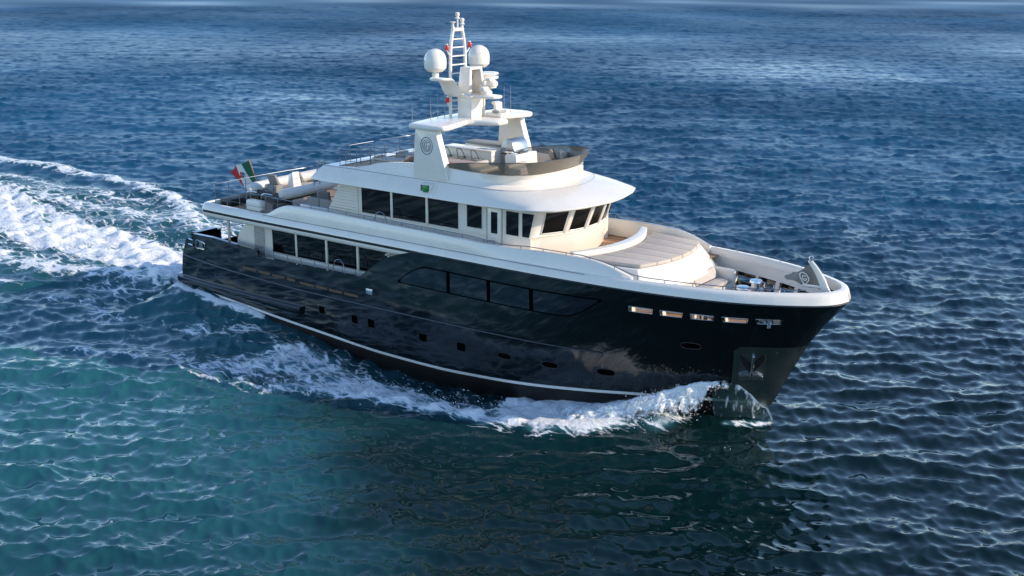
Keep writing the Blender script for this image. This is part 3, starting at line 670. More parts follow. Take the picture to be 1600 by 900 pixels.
# ------------------------------------------------------------------ mast arch, mast, domes
arch = MB()
tips = [(14.72, -3.1), (15.3, -3.16), (16.1, -3.16), (16.45, -3.0), (16.5, -2.7), (16.2, -1.6), (16.02, -1.0), (16.25, -.75), (16.85, -.55), (17.15, -.3)]
back = [(14.22, -.0), (14.22, -.6), (14.42, -1.6), (14.6, -2.6)]
pl = tips+[(x, -y) for x, y in tips[::-1]]+[(x, -y) for x, y in back[::-1][:-1]]+[back[0]]+back[1:]
A = arch.prism(pl, 9.44, 9.66).build('arch_platform', WHITE, yacht, bevel=.085, segs=4)
for s in (-1, 1):
    pl2 = [(14.80, 7.5), (16.62, 7.5), (16.42, 8.16), (16.08, 9.2), (16.02, 9.47), (14.98, 9.47), (14.92, 9.2)]
    leg = MB().prism(pl2, s*2.62, s*2.96, ax='y').build('arch_leg', WHITE, yacht, bevel=.035, segs=3)
    def ell(a, b, cx=15.55, cz=8.83, pw=2.0, n=36): return [(cx+a*math.sin(t)*(1 if math.cos(t) < 0 else 1), s*2.968, cz+b*math.cos(t)*(1.12 if math.cos(t) < 0 else 1)) for t in np.linspace(0, 2*math.pi, n+1)[:-1]]
    for a, b, r in [(.30, .32, .013), (.205, .22, .010)]: MB().tube(ell(a, b), r, 6, closed=True).build('emblem', NAVY, leg)
    for pts in [[(.1, .13), (-.05, .16), (-.12, .05), (-.12, -.1), (0, -.18), (.12, -.14), (.13, 0), (.03, 0)], [(-.02, .12), (-.02, -.12)]]:
        MB().tube([(15.55+p[0]*(-s), s*2.968, 8.82+p[1]) for p in pts], .011, 6).build('emblem', NAVY, leg)
    MB().tube([(16.3, s*2.4, 9.53), (16.1, s*1.3, 9.53)], .02, 6).build('light_strip', DARKG, A)
col = MB().prism([(15.1, -.46), (15.78, -.46), (15.78, .46), (15.1, .46)], 9.64, 10.62).build('mast_column', WHITE, yacht, bevel=.03)
for y in (-.46, .38): MB().box(15.78, 15.84, y, y+.08, 9.66, 10.55).build('edge_trim', WHITE, col, bevel=.015)
# gull wing platform
def gull(y):
    a = abs(y); return float(pchip([0, .62, .85, 1.2, 1.38, 1.6, 2.1], [10.56, 10.56, 10.64, 11.12, 11.27, 11.3, 11.3], a))
Y = np.concatenate([np.linspace(-1.98, -.6, 24), np.linspace(-.5, .5, 6), np.linspace(.6, 1.98, 24)])
rows = []
for y in Y:
    a = abs(y); e = max(0, (a-1.75)/.23); x0 = 14.75+.25*e*e; x1 = float(np.interp(a, [0, .5, .8, 1.98], [15.9, 15.9, 15.75, 15.5]))-.3*e*e; z = gull(y); h = .055
    rows.append([(x0, y, z), (x0+.05, y, z+h), (x1-.05, y, z+h), (x1, y, z), (x1-.05, y, z-h), (x0+.05, y, z-h)])
g = MB().grid(rows, cv=True); g.poly(rows[0]); g.poly(rows[-1]); gw = g.build('gull_platform', WHITE, col, ang=45)
MB().prism([(15.7, -.42), (16.6, -.42), (16.85, -.3), (16.96, 0), (16.85, .3), (16.6, .42), (15.7, .42)], 10.49, 10.61).build('radar_shelf', WHITE, col, bevel=.05, segs=3)
uc = MB().loft([(15.18, -.56, 10.6), (15.8, -.56, 10.6), (15.8, -.36, 10.6), (15.3, -.36, 10.6), (15.3, .36, 10.6), (15.8, .36, 10.6), (15.8, .56, 10.6), (15.18, .56, 10.6)],
               [(15.2, -.4, 11.68), (15.72, -.4, 11.68), (15.72, -.28, 11.68), (15.3, -.28, 11.68), (15.3, .28, 11.68), (15.72, .28, 11.68), (15.72, .4, 11.68), (15.2, .4, 11.68)])
uc.box(15.2, 15.73, -.4, .4, 11.6, 11.70)
uc = uc.build('mast_housing', WHITE, col, bevel=.02)
MB().lathe([(.0, -.1), (.06, -.1), (.07, .02), (.09, .06), (.05, .14), (0, .15)], (15.5, -.05, 11.3), 12).build('camera', DARKG, col)
MB().tube([(15.5, -.05, 11.44), (15.5, -.05, 11.6)], .03, 6).build('camera_arm', DARKG, col)
for s in (-1, 1):
    d = MB().lathe([(.0, -.47), (.28, -.47), (.31, -.455), (.42, -.35), (.445, -.31), (.45, -.25), (.455, -.04), (.44, .08), (.40, .20), (.335, .305), (.24, .38), (.135, .43), (.05, .447), (0, .45)], (14.75, s*1.42, 12.02), 36).build('satellite_dome', WHITE, yacht, ang=25)
    MB().tube([(14.75, s*1.42, 11.3), (14.75, s*1.42, 11.5)], .14, 12).build('dome_foot', WHITE, d)
# port bracket for the second radar
MB().prism([(15.3, 11.36), (15.85, 11.36), (15.75, 11.25), (15.65, 10.85), (15.35, 10.85)], .55, 1.15, ax='y').build('radar_bracket', WHITE, col, bevel=.03)
for (cx, cy, cz, L) in [(16.25, .0, 10.62, .62), (16.35, .25, 10.98, .6)]:
    r = MB().lathe([(.24, 0), (.24, .12), (.16, .2), (.1, .22)], (cx, cy, cz), 16).build('radar_pedestal', WHITE, yacht)
    R_ = Matrix.Rotation(.35, 4, 'Z'); m2 = MB().box(-.1, .1, -L, L, 0, .12); m2.xform(Matrix.Translation((cx, cy, cz+.22)) @ R_); m2.build('radar_scanner', WHITE, r, bevel=.025)
MB().box(15.75, 16.4, .15, .5, 10.86, 10.98).build('radar_shelf', WHITE, col, bevel=.02)
# lattice mast
mast = MB()
posts = []
for s in (-1, 1):
    pts = sm([(14.76, s*.5, 9.64), (14.76, s*.49, 11), (14.76, s*.47, 12.2), (14.76, s*.4, 12.75), (14.76, s*.3, 13.12), (14.76, s*.28, 13.28)], 5)
    posts.append(MB().tube(pts, .070, 10).build('mast_post', WHITE, yacht))
for z in (9.95, 10.3, 11.0, 11.4, 11.75, 12.1, 12.45, 12.78): MB().tube([(14.76, -.46, z), (14.76, .46, z)], .03, 8).build('rung', WHITE, posts[0])
MB().tube([(14.76, -.34, 13.16), (14.76, .34, 13.16)], .075, 10).build('cross_bar', WHITE, posts[0])
def lamp(x, y, z, mat=WHITE): 
    MB().lathe([(.0, 0), (.11, 0), (.11, .03), (.06, .05), (.06, .1), (.09, .12), (.09, .22), (.05, .25), (0, .26)], (x, y, z), 12).build('mast_light', mat, posts[1])
MB().tube([(14.76, 0, 13.16), (14.76, 0, 13.62)], .035, 8).build('light_pole', WHITE, posts[0]); lamp(14.76, 0, 13.6)
MB().tube([(14.76, .3, 13.2), (14.76, .3, 13.42)], .05, 8).build('light_pole', WHITE, posts[1]); lamp(14.76, .3, 13.36)
MB().lathe([(.0, 0), (.12, 0), (.12, .03), (0, .03)], (14.76, -.3, 13.45), 12).build('light_base', WHITE, posts[0]); MB().tube([(14.76, -.3, 13.2), (14.76, -.3, 13.46)], .05, 8).build('light_pole', WHITE, posts[0])
for y, z in ((-.74, 12.47), (.74, 12.52), (-.74, 10.36)):
    s = 1 if y > 0 else -1
    MB().lathe([(.0, -.1), (.07, -.1), (.085, -.05), (.085, .06), (.06, .1), (0, .11)], (14.8, y, z), 12).build('red_light', RED, posts[0])
    MB().tube(sm([(14.76, s*.5, z-.32), (14.78, s*.62, z-.25), (14.8, y, z-.1)], 4), .025, 6).build('light_arm', WHITE, posts[0])
    MB().lathe([(.0, 0), (.05, 0), (.05, .04), (0, .05)], (14.8, y, z+.11), 10).build('light_cap', WHITE, posts[0])
for x, y, z in [(14.8, -1.8, 10.45), (14.66, -1.2, 10.63), (14.7, -.8, 10.63), (15.5, 2.2, 10.75), (15.7, 2.4, 10.8), (14.5, -2.6, 10.3)]:
    MB().tube([(x, y, 9.64), (x, y, z)], [.014, .006], 6).build('whip_antenna', GREY, yacht)
sl_ = MB(); sl_.box(15.85, 16.65, .45, 1.1, 9.66, 9.82); sl_ = sl_.build('searchlight_base', WHITE, yacht, bevel=.03)
m2 = MB().prism([(-.1, 0), (.18, 0), (.2, .1), (.02, .16), (.0, .42), (-.2, .46), (-.24, .36), (-.12, .32)], -.22, .22, ax='y'); m2.xform(Matrix.Translation((16.3, .78, 9.82))); m2.build('searchlight', WHITE, sl_, bevel=.02)
MB().box(16.15, 16.5, .5, 1.05, 9.825, 9.93).build('searchlight_yoke', GREY, sl_, bevel=.02)

# ------------------------------------------------------------------ forward deck: coaming, trunk, bench, windlass, jackstaff
def arcband(x0, k, y0, y1, n=40): return [(x0-k*y*y, y) for y in np.linspace(y0, y1, n)]
o_ = arcband(23.25, .112, -2.72, 2.72); i_ = arcband(22.85, .098, -2.6, 2.72)
MB().prism(o_+i_[::-1], 4.72, 5.46).build('seat_coaming', WHITE, yacht, bevel=.035, segs=3)
tr_top = [(22.6, -2.95), (23.5, -2.85), (25.02, -2.42)]+arcband(25.55, .091, -2.4, 2.4, 24)[1:-1]+[(25.02, 2.42), (23.5, 2.85), (22.6, 2.95)]
tr_bot = [(22.55, -3.1), (23.5, -3.05), (25.5, -2.85)]+[(x+.62, y*1.1) for x, y in arcband(25.55, .091, -2.4, 2.4, 24)[1:-1]]+[(25.5, 2.85), (23.5, 3.05), (22.55, 3.1)]
MB().loft([(x, y, 4.45) for x, y in tr_bot], [(x, y, 5.17) for x, y in tr_top]).build('trunk_cabin', WHITE, yacht, bevel=.03, segs=2)
MB().prism([(25.2, -2.8), (25.75, -2.5), (25.95, 0), (25.75, 2.5), (25.2, 2.8)], 3.69, 4.5).build('deck_break', WHITE2, yacht)
pad = thing('sunpad', (24, 0, 5.17), 'large beige sunpad of six cushion strips on the white foredeck cabin top', 'sunpad')
MB().prism([(23.3-.112*y*y, y*1.1) for y in np.linspace(-2.3, 2.3, 16)]+[(25.5-.09*y*y, y*.98) for y in np.linspace(2.3, -2.3, 16)], 5.174, 5.181).build('gap_shade', DARKG, pad)  # thin dark sheet added to paint shade into the cushion gaps
ed = np.linspace(-2.36, 2.36, 7); wr = [2.78, 2.46]
for k in range(6):
    y0, y1 = ed[k], ed[k+1]
    def ys_(y, x): return y*float(np.interp(x, [23, 25.1], [1.14, .97]))
    P = [(23.34-.112*y*y, ys_(y, 23)) for y in np.linspace(y0, y1, 6)]+[(25.55-.09*y*y, ys_(y, 25.1)) for y in np.linspace(y1, y0, 6)]
    cx = sum(p[0] for p in P)/12; cy = sum(p[1] for p in P)/12
    P = [(cx+(x-cx)*.996, cy+(y-cy)*.962) for x, y in P]
    MB().prism(P, 5.184, 5.318).build('cushion', PAD, pad, bevel=.022, segs=2)
bench = MB().prism([(25.9, -2.15), (26.75, -2.0), (26.85, 0), (26.75, 2.0), (25.9, 2.15)], 3.69, 4.02).build('foredeck_bench', WHITE, yacht, bevel=.03)
for y0, y1 in ((-1.78, -.02), (.02, 1.78)):
    MB().prism([(26.15, y0), (26.72, y0), (26.72, y1), (26.15, y1)], 4.025, 4.17).build('seat_cushion', FABRIC, bench, bevel=.04, segs=3)
    m2 = MB().loft([(26.0, y0, 4.18), (26.18, y0, 4.18), (26.18, y1, 4.18), (26.0, y1, 4.18)], [(25.88, y0, 4.55), (26.0, y0, 4.55), (26.0, y1, 4.55), (25.88, y1, 4.55)]); m2.build('back_cushion', FABRIC, bench, bevel=.04, segs=3)
for s in (-1, 1):
    P = [(25.85, s*2.2), (26.5, s*2.12), (26.75, s*2.02), (26.86, s*1.9), (26.78, s*1.82), (26.6, s*1.84), (25.85, s*1.9)]
    MB().prism(P, 3.69, 4.5).build('armrest', WHITE, bench, bevel=.03, segs=3)
for s in (-1, 1):
    w = MB().lathe([(.28, 0), (.28, .08), (.2, .12), (.17, .4), (.2, .5), (.3, .56), (.3, .66), (.18, .7), (.16, .86), (.24, .9), (.22, .98), (0, 1.0)], (28.3, s*.55, 3.7), 20).build('windlass', STEEL, yacht, ang=30)
    MB().box(28.75, 29.3, s*.55-.16, s*.55+.16, 3.71, 4.0).build('chain_stopper', CHAIN, yacht, bevel=.04)
    MB().tube([(28.5, s*.5, 3.95), (29.0, s*.5, 4.05), (29.6, s*.45, 3.78)], .05, 8).build('anchor_chain', CHAIN, yacht)
    for x in (27.9, 29.7):
        b = MB()
        for q in (-.15, .15): b.lathe([(.07, 0), (.07, .3), (.1, .32), (.1, .36), (0, .37)], (x+q, s*(inside(x, .6)), 3.7), 12)
        b.tube([(x-.25, s*inside(x, .6), 3.86), (x+.25, s*inside(x, .6), 3.86)], .035, 8); b.build('mooring_bollard', STEEL, yacht)
MB().lathe([(.26, 0), (.24, .08), (0, .1)], (27.6, -.3, 3.7), 20).build('deck_hatch', WHITE, yacht)
jp = sm([(31.28, 0, 4.7), (31.12, 0, 4.95), (30.98, 0, 5.25), (30.82, 0, 5.5), (30.64, 0, 5.72), (30.52, 0, 5.84)], 5)
mb = MB(); rows = []
for i, p in enumerate(jp):
    t = i/(len(jp)-1); a, b = .16-.07*t, .09-.03*t; rows.append([(p[0]+a*math.cos(q), p[1]+b*math.sin(q), p[2]+.3*a*math.cos(q)) for q in np.linspace(0, 2*math.pi, 13)[:-1]])
mb.grid(rows, cv=True); mb.poly(rows[0]); mb.poly(rows[-1]); jack = mb.build('bow_post', WHITE, yacht)
MB().lathe([(.0, 0), (.09, 0), (.09, .03), (.05, .04), (.05, .09), (.08, .1), (.08, .18), (0, .2)], (30.52, .05, 5.83), 12).build('bow_light', STEEL, jack)
MB().tube([(30.3, 0, 4.95), (30.9, 0, 4.98), (31.3, 0, 4.9)], .05, 6).build('post_foot', WHITE, jack)

# ------------------------------------------------------------------ things carried on board
pn = thing('pennant', (30.6, 0.12, 5.2), 'taupe grey pennant with a white rounded emblem hanging from the white bow post', 'pennant')
U = np.linspace(0, 1, 16); W = np.linspace(0, 1, 10); rows = []
for u in U:
    r = []
    for w in W:
        topz = 5.72-.52*u+.05*math.sin(7*u); bot = 4.80+.18*u+.05*math.sin(9*u+1)
        z = bot+(topz-bot)*w; x = 30.62+.32*(1-(z-4.8)/.95)*(1-u)-1.05*u-(.14*math.sin(w*5) if u > .9 else 0)
        r.append((x, .12+.07*math.sin(6*u+2*w)+.25*u, z))
    rows.append(r)
MB().grid(rows).build('cloth', WINE, pn, solid=.006)
em = lambda a, b: (30.32+a*.36, .02+.07*math.sin(2.0-a)+.0, 5.2+b*.36)
for pts, cl in [([(-.5, .28), (-.32, .5), (.1, .38), (.42, -.05), (.3, -.42), (.08, -.62), (-.18, -.4), (-.42, -.02)], True), ([(.12, .12), (-.16, .2), (-.2, -.05), (.05, -.28), (.22, -.1), (.0, -.06)], False)]:
    MB().tube([em(*p) for p in sm(pts+([pts[0]] if cl else []), 4)], .02, 6).build('emblem', WHITE, pn)
# ensign
MB().tube([(2.2, 0, 4.9), (1.42, 0, 6.46)], [.045, .028], 8).build('flag_staff', WOODF, yacht)
flagm = bpy.data.materials.new('tricolour_cloth'); flagm.use_nodes = True; n = flagm.node_tree; p = n.nodes['Principled BSDF']; p.inputs['Roughness'].default_value = .85
uv = n.nodes.new('ShaderNodeAttribute'); uv.attribute_name = 'fu'; cr = n.nodes.new('ShaderNodeValToRGB'); cr.color_ramp.interpolation = 'CONSTANT'
cr.color_ramp.elements[0].color = (.01, .12, .05, 1); cr.color_ramp.elements[1].position = .335; cr.color_ramp.elements[1].color = (.72, .70, .66, 1)
e = cr.color_ramp.elements.new(.665); e.color = (.55, .03, .03, 1); n.links.new(uv.outputs['Fac'], cr.inputs[0]); n.links.new(cr.outputs[0], p.inputs['Base Color'])
fl = thing('ensign', (1.6, 0, 6.0), 'green white and red ensign streaming from the wooden staff at the stern', 'flag')
U = np.linspace(0, 1, 37); W = np.linspace(0, 1, 14); rows = []
for u in U:
    r = []
    for w in W:
        bx_, bz_ = 1.46+.62*(1-w), 6.40-1.08*(1-w)
        x = bx_-1.45*u*(.92+.15*w)+.05*math.sin(9*u); z = bz_-.42*u-.30*u*u*(w)+.10*math.sin(8*u+2.2*w)*u**.5
        r.append((x, .13*math.sin(7.5*u+1.5*w)*u**.4, z))
    rows.append(r)
fo = MB().grid(rows).build('cloth', flagm, fl, merge=0)
fu = fo.data.attributes.new('fu', 'FLOAT', 'POINT'); fu.data.foreach_set('value', np.repeat(U, len(W)).astype(np.float32))
eb = MB(); i_, j_ = 18, 7; c_ = Vector(rows[i_][j_])
for q, (a, b) in enumerate([(-.09, .05), (.07, .05), (-.09, -.1), (.07, -.1)]):
    eb.poly([(c_.x+a+dx, c_.y-.03, c_.z+b+dz) for dx, dz in ((0, 0), (.12, 0), (.12, .13), (0, .13))], q % 2)
eb.build('badge', [RED, NAVY], fl, solid=.004)
# tender, lying athwartships with its stern to starboard
td = thing('tender_boat', (5.6, -.4, 5.2), 'grey and white inflatable tender stowed crosswise on the aft upper deck', 'tender')
tb = sm([(4.62, -2.55, 5.78), (4.6, -1.5, 5.8), (4.66, -.3, 5.84), (4.9, .9, 5.92), (5.4, 1.75, 6.02), (5.75, 1.85, 6.05), (6.2, 1.6, 6.0), (6.75, .7, 5.9), (6.95, -.4, 5.82), (6.9, -1.5, 5.77), (6.75, -2.55, 5.74)], 6)
rr = [.25]*len(tb); tt = MB().tube(tb, rr, 14); 
for p, q in ((tb[0], -1), (tb[-1], -1)): tt.lathe([(.25, 0), (.23, -.1), (.15, -.25), (.1, -.3), (0, -.3)], p, 14, axis='y')
tt.build('tube_collar', TUBEM, td)
for off_ in (.12, -.1): MB().tube([(p[0]+(p[0]-5.75)*.115, p[1]-.0, p[2]+off_-.05) for p in tb], .028, 6).build('rubbing_strake', GREY, td)
rows = []
for y in np.linspace(-2.5, 1.75, 20):
    w = float(np.interp(y, [-2.5, .2, 1.2, 1.75], [1.0, .95, .55, .05])); cx = 5.76
    k = float(np.interp(y, [-2.5, .5, 1.75], [5.12, 5.16, 5.85])); rows.append([(cx-w, y, 5.72), (cx-w*.95, y, 5.5), (cx, y, k), (cx+w*.95, y, 5.5), (cx+w, y, 5.72)])
h_ = MB().grid(rows); h_.poly(rows[0]); h_.build('hull', DARKG, td)
MB().grid([[(4.85, y, 5.62), (6.68, y, 5.62)] for y in (-2.4, .9)]).build('deck', FABRIC, td)
c_ = MB().loft([(5.72, -1.5, 5.62), (6.2, -1.5, 5.62), (6.2, -.95, 5.62), (5.72, -.95, 5.62)], [(5.8, -1.42, 6.38), (6.05, -1.42, 6.5), (6.05, -1.0, 6.5), (5.8, -1.0, 6.38)]).build('console', WHITE, td, bevel=.05, segs=3)
for x, y, w in [(5.55, -2.0, .3), (5.8, -.75, .3)]:
    s_ = MB().box(x-.3, x+.3, y-.25, y+.2, 5.62, 5.98).build('seat_box', GREYF, td, bevel=.04)
    m2 = MB().loft([(x-.3, y-.12, 5.98), (x+.3, y-.12, 5.98), (x+.3, y+.06, 5.98), (x-.3, y+.06, 5.98)], [(x-.28, y-.3, 6.46), (x+.28, y-.3, 6.46), (x+.28, y-.18, 6.46), (x-.28, y-.18, 6.46)]); m2.build('seat_back', GREYF, td, bevel=.04)
for y in (-1.8, .6):
    MB().prism([(5.1, 4.73), (6.4, 4.73), (6.3, 5.3), (5.76, 5.1), (5.2, 5.3)], y-.08, y+.08, ax='y').build('boat_chock', DARKG, yacht, bevel=.01)
# deck boxes at the aft rail
for y0, y1, nm in [(-2.7, -1.0, 'black flat deck box at the aft rail nearest the starboard corner'), (-.8, .9, 'black flat deck box at the aft rail below the ensign staff')]:
    t = thing('deck_box', (2.75, (y0+y1)/2, 4.73), nm, 'deck box', 'black deck boxes along the aft rail')
    MB().box(2.45, 3.2, y0, y1, 4.73, 5.0).build('box_body', BLACKM, t, bevel=.03); MB().box(2.42, 3.23, y0-.03, y1+.03, 5.0, 5.06).build('lid', BLACKM, t, bevel=.02)
# life raft canister
lr = thing('life_raft', (5.6, -3.3, 4.9), 'white rounded life raft case on the starboard edge of the aft upper deck', 'life raft')
MB().box(5.14, 6.08, -3.5, -3.1, 4.98, 5.46).build('case', WHITE, lr, bevel=.11, segs=5, ang=60); MB().box(5.2, 6.02, -3.44, -3.14, 4.9, 4.975).build('cradle', GREY, lr)
MB().box(5.13, 6.09, -3.51, -3.09, 5.205, 5.225).build('seam_band', GREY, lr, bevel=.008)
# aft lounge
sf = thing('deck_sofa', (8.8, -2.5, 4.73), 'white based deck sofa with grey back cushions beside the slatted panel', 'sofa')
MB().box(8.0, 10.2, -2.85, -1.95, 4.73, 5.25).build('base', WHITE, sf, bevel=.03); MB().box(8.0, 10.2, -2.86, -2.68, 5.2, 5.5).build('back', WHITE, sf, bevel=.03)
for a, b in ((8.25, 9.0), (9.04, 9.8)): MB().box(a, b, -2.67, -2.45, 5.3, 5.82).build('back_cushion', GREYF, sf, bevel=.05, segs=3)
MB().box(8.05, 10.1, -2.45, -1.98, 5.26, 5.4).build('seat_cushion', GREYF, sf, bevel=.04)
ch = thing('armchair', (8.3, -1.4, 4.73), 'armchair with grey back cushion and bent wooden arms on the aft upper deck', 'armchair')
MB().box(8.0, 8.6, -1.7, -1.1, 5.1, 5.24).build('seat', GREYF, ch, bevel=.04)
m2 = MB().loft([(8.0, -1.72, 5.24), (8.12, -1.72, 5.24), (8.12, -1.08, 5.24), (8.0, -1.08, 5.24)], [(7.85, -1.7, 5.85), (7.95, -1.7, 5.85), (7.95, -1.1, 5.85), (7.85, -1.1, 5.85)]); m2.build('backrest', GREYF, ch, bevel=.03)
for y in (-1.75, -1.05): MB().tube(sm([(8.0, y, 4.73), (7.92, y, 5.3), (8.1, y, 5.55), (8.5, y, 5.52), (8.66, y, 5.3), (8.62, y, 4.73)], 5), .025, 8).build('arm_frame', WOODF, ch)
copy_thing(ch, (8.9, -.4, 4.73), 'armchair with bent wooden arms tucked in the shade under the roof overhang', .2)
for o in (ch,): o['group'] = 'armchairs on the aft upper deck'
for o in COL.objects:
    if o.name.startswith('armchair'): o['group'] = 'armchairs on the aft upper deck'
dt = thing('dining_table', (9.0, 1.2, 4.73), 'varnished wood dining table under the aft end of the roof', 'table')
MB().box(8.0, 9.6, .5, 1.7, 5.42, 5.47).build('tabletop', WOODF, dt, bevel=.015)
for x in (8.4, 9.2): MB().tube([(x, 1.1, 4.73), (x, 1.1, 5.42)], .07, 10).build('leg', STEELD, dt)

# ---- sun deck furniture
def stool(x, y):
    t = thing('bar_stool', (x, y, 7.415), '', 'bar stool', 'steel bar stools along the sun deck bar')
    MB().lathe([(.2, 0), (.2, .02), (.03, .04)], (x, y, 7.415), 16).build('foot', STEELD, t); MB().tube([(x, y, 7.43), (x, y, 8.02)], .03, 8).build('stem', STEELD, t)
    MB().lathe([(0, 0), (.19, 0), (.2, .03), (.17, .06), (0, .06)], (x, y, 8.02), 16).build('seat', GREYF, t)
    MB().tube(sm([(x-.19, y+.02, 8.04), (x-.2, y-.06, 8.3), (x-.12, y-.13, 8.43), (x+.02, y-.15, 8.44), (x+.14, y-.12, 8.33), (x+.19, y, 8.05)], 5), .018, 6).build('back_hoop', DARKG, t)
    return t
s0 = stool(16.25, -.72); s0['label'] = 'bar stool with steel hoop back nearest the lit end of the bar'
for x, lb in [(15.48, 'bar stool with steel hoop back standing between two others at the bar'), (14.75, 'bar stool with steel hoop back closest to the emblem arch leg')]: copy_thing(s0, (x, -.68, 7.415), lb)
br = thing('bar_counter', (15.5, 0, 7.415), 'white bar counter on the sun deck with a cream lit end', 'bar counter')
MB().box(14.3, 16.8, -.38, .24, 7.42, 8.36).build('cabinet', WHITE2, br, bevel=.015); MB().box(14.26, 16.84, -.44, .28, 8.36, 8.41).build('worktop', WHITE, br, bevel=.012)
m2 = MB(); m2.box(15.9, 16.3, -.2, .05, 8.415, 8.43); m2.build('sink', STEEL, br, bevel=.01)
pc = thing('galley_cabinet', (15.5, 1.3, 7.415), 'long white galley cabinet with dark knobs along the port side of the sun deck', 'cabinet')
MB().box(14.3, 16.6, 1.0, 1.7, 7.42, 8.34).build('cabinet', WHITE2, pc, bevel=.015); MB().prism([(14.3, 1.0), (15.3, .92), (16.6, 1.0), (16.6, 1.7), (14.3, 1.7)], 8.345, 8.45).build('worktop', GREY, pc, bevel=.015)
for x in (15.3, 15.45, 15.9, 16.3): MB().lathe([(.0, 0), (.04, 0), (.04, -.03), (0, -.03)], (x, .995, 8.2), 10, axis='y').build('knob', DARKG, pc)
gr = thing('barbecue_grill', (17.1, .6, 7.415), 'stainless steel barbecue grill with a curved hood on the sun deck', 'barbecue')
MB().box(16.86, 17.5, .2, 1.2, 7.42, 8.14).build('cabinet', STEELD, gr, bevel=.02); MB().box(16.84, 17.56, .18, 1.22, 8.142, 8.38).build('control_panel', STEEL, gr, bevel=.02)
hood = [(16.84, 8.39)]+[(17.18+.34*math.cos(a), 8.39+.48*math.sin(a)) for a in np.linspace(math.pi, 0.1, 12)]+[(17.53, 8.39)]
MB().prism(hood, .2, 1.2, ax='y').build('hood', STEELD, gr, bevel=.02)
for y in (.4, .55, .9): MB().lathe([(.0, 0), (.045, 0), (.045, .04), (0, .04)], (17.56, y, 8.26), 10, axis='x').build('knob', DARKG, gr)
for x in (16.95, 17.1, 17.35): MB().lathe([(.0, 0), (.045, 0), (.045, -.04), (0, -.04)], (x, .18, 8.26), 10, axis='y').build('knob', DARKG, gr)
MB().tube([(16.9, .14, 8.46), (17.5, .14, 8.46)], .018, 8).build('handle', STEEL, gr)
hc = thing('helm_console', (18.0, .1, 7.415), 'white helm console block in front of the barbecue grill', 'console')
MB().loft([(17.66, -.6, 7.42), (18.3, -.6, 7.42), (18.3, .85, 7.42), (17.66, .85, 7.42)], [(17.66, -.6, 8.36), (18.2, -.6, 8.4), (18.2, .85, 8.4), (17.66, .85, 8.36)]).build('cabinet', WHITE2, hc, bevel=.03)
MB().box(17.8, 18.1, -.2, .4, 8.41, 8.45).build('instrument_panel', DARKG, hc, bevel=.015)
tbl = thing('sundeck_table', (15.9, -1.85, 7.415), 'low pinkish laminate table behind the starboard arch leg', 'table')
MB().prism([(14.9, -2.25), (16.85, -2.25), (16.95, -1.95), (16.85, -1.5), (14.9, -1.5)], 8.08, 8.13).build('tabletop', PINKTOP, tbl, bevel=.015)
for x in (15.3, 16.4): MB().tube([(x, -1.85, 7.42), (x, -1.85, 8.08)], .06, 10).build('leg', STEELD, tbl)
def sofa(name, lab, x0, x1, y0, y1, back, mat, hgt=.42):
    t = thing(name, ((x0+x1)/2, (y0+y1)/2, 7.415), lab, 'sofa')
    MB().box(x0, x1, y0, y1, 7.42, 7.42+hgt).build('base', mat, t, bevel=.03); MB().box(x0+.05, x1-.05, y0+.05, y1-.05, 7.425+hgt, 7.55+hgt).build('seat_cushion', FABRIC, t, bevel=.05, segs=3)
    b = {'-x': (x0, x0+.22, y0, y1), '+x': (x1-.22, x1, y0, y1), '-y': (x0, x1, y0, y0+.22), '+y': (x0, x1, y1-.22, y1)}[back]
    MB().box(*b, 7.42+hgt, 8.16).build('back', FABRIC, t, bevel=.06, segs=3); return t
sofa('corner_sofa', 'tan boxy sofa beside the pinkish table seen through the tinted screen', 16.95, 17.75, -2.3, -1.0, '-x', TAN)
sofa('pilot_seat', 'cream upholstered bench seat behind the tinted screen facing the bow', 18.35, 19.15, -1.55, -.3, '-x', FABRIC, .5)
ps = sofa('lounge_sofa', 'curved port lounge sofa piled with cushions inside the tinted screen', 18.3, 19.75, .55, 2.0, '+y', FABRIC)
for k, (x, y, mt, lb) in enumerate([(18.45, 1.55, TAN, 'rumpled tan throw cushion next to the white helm console'), (18.72, 1.6, GREYF, 'grey throw cushion leaning beside the rumpled tan one'), (18.98, 1.6, FABRIC, 'pale beige throw cushion in the middle of the lounge sofa'), (19.24, 1.55, GREYF, 'grey throw cushion between the pale beige one and the darker end cushion'), (19.48, 1.45, DARKG, 'dark charcoal throw cushion at the forward end of the lounge sofa')]):
    t = thing('throw_cushion', (x, y, 8.0), lb, 'cushion', 'throw cushions on the lounge sofa')
    m2 = MB(); rows = []
    for i in range(9):
        r = []
        for j in range(9):
            u, v = i/4-1, j/4-1; r.append((u*.22*(1-.12*v*v), .09*(1-u*u)**.5*(1-v*v)**.5 if abs(u) < 1 and abs(v) < 1 else 0, v*.22*(1-.12*u*u)))
        rows.append(r)
    m2.grid(rows); m2.grid([[(p[0], -p[1], p[2]) for p in r] for r in rows])
    m2.xform(Matrix.Translation((x, y, 8.18)) @ Matrix.Rotation(.3*(k-2), 4, 'Z') @ Matrix.Rotation(.3, 4, 'X') @ Matrix.Rotation(.25*((k*37) % 5-2), 4, 'Y')); m2.build('cover', mt, t)
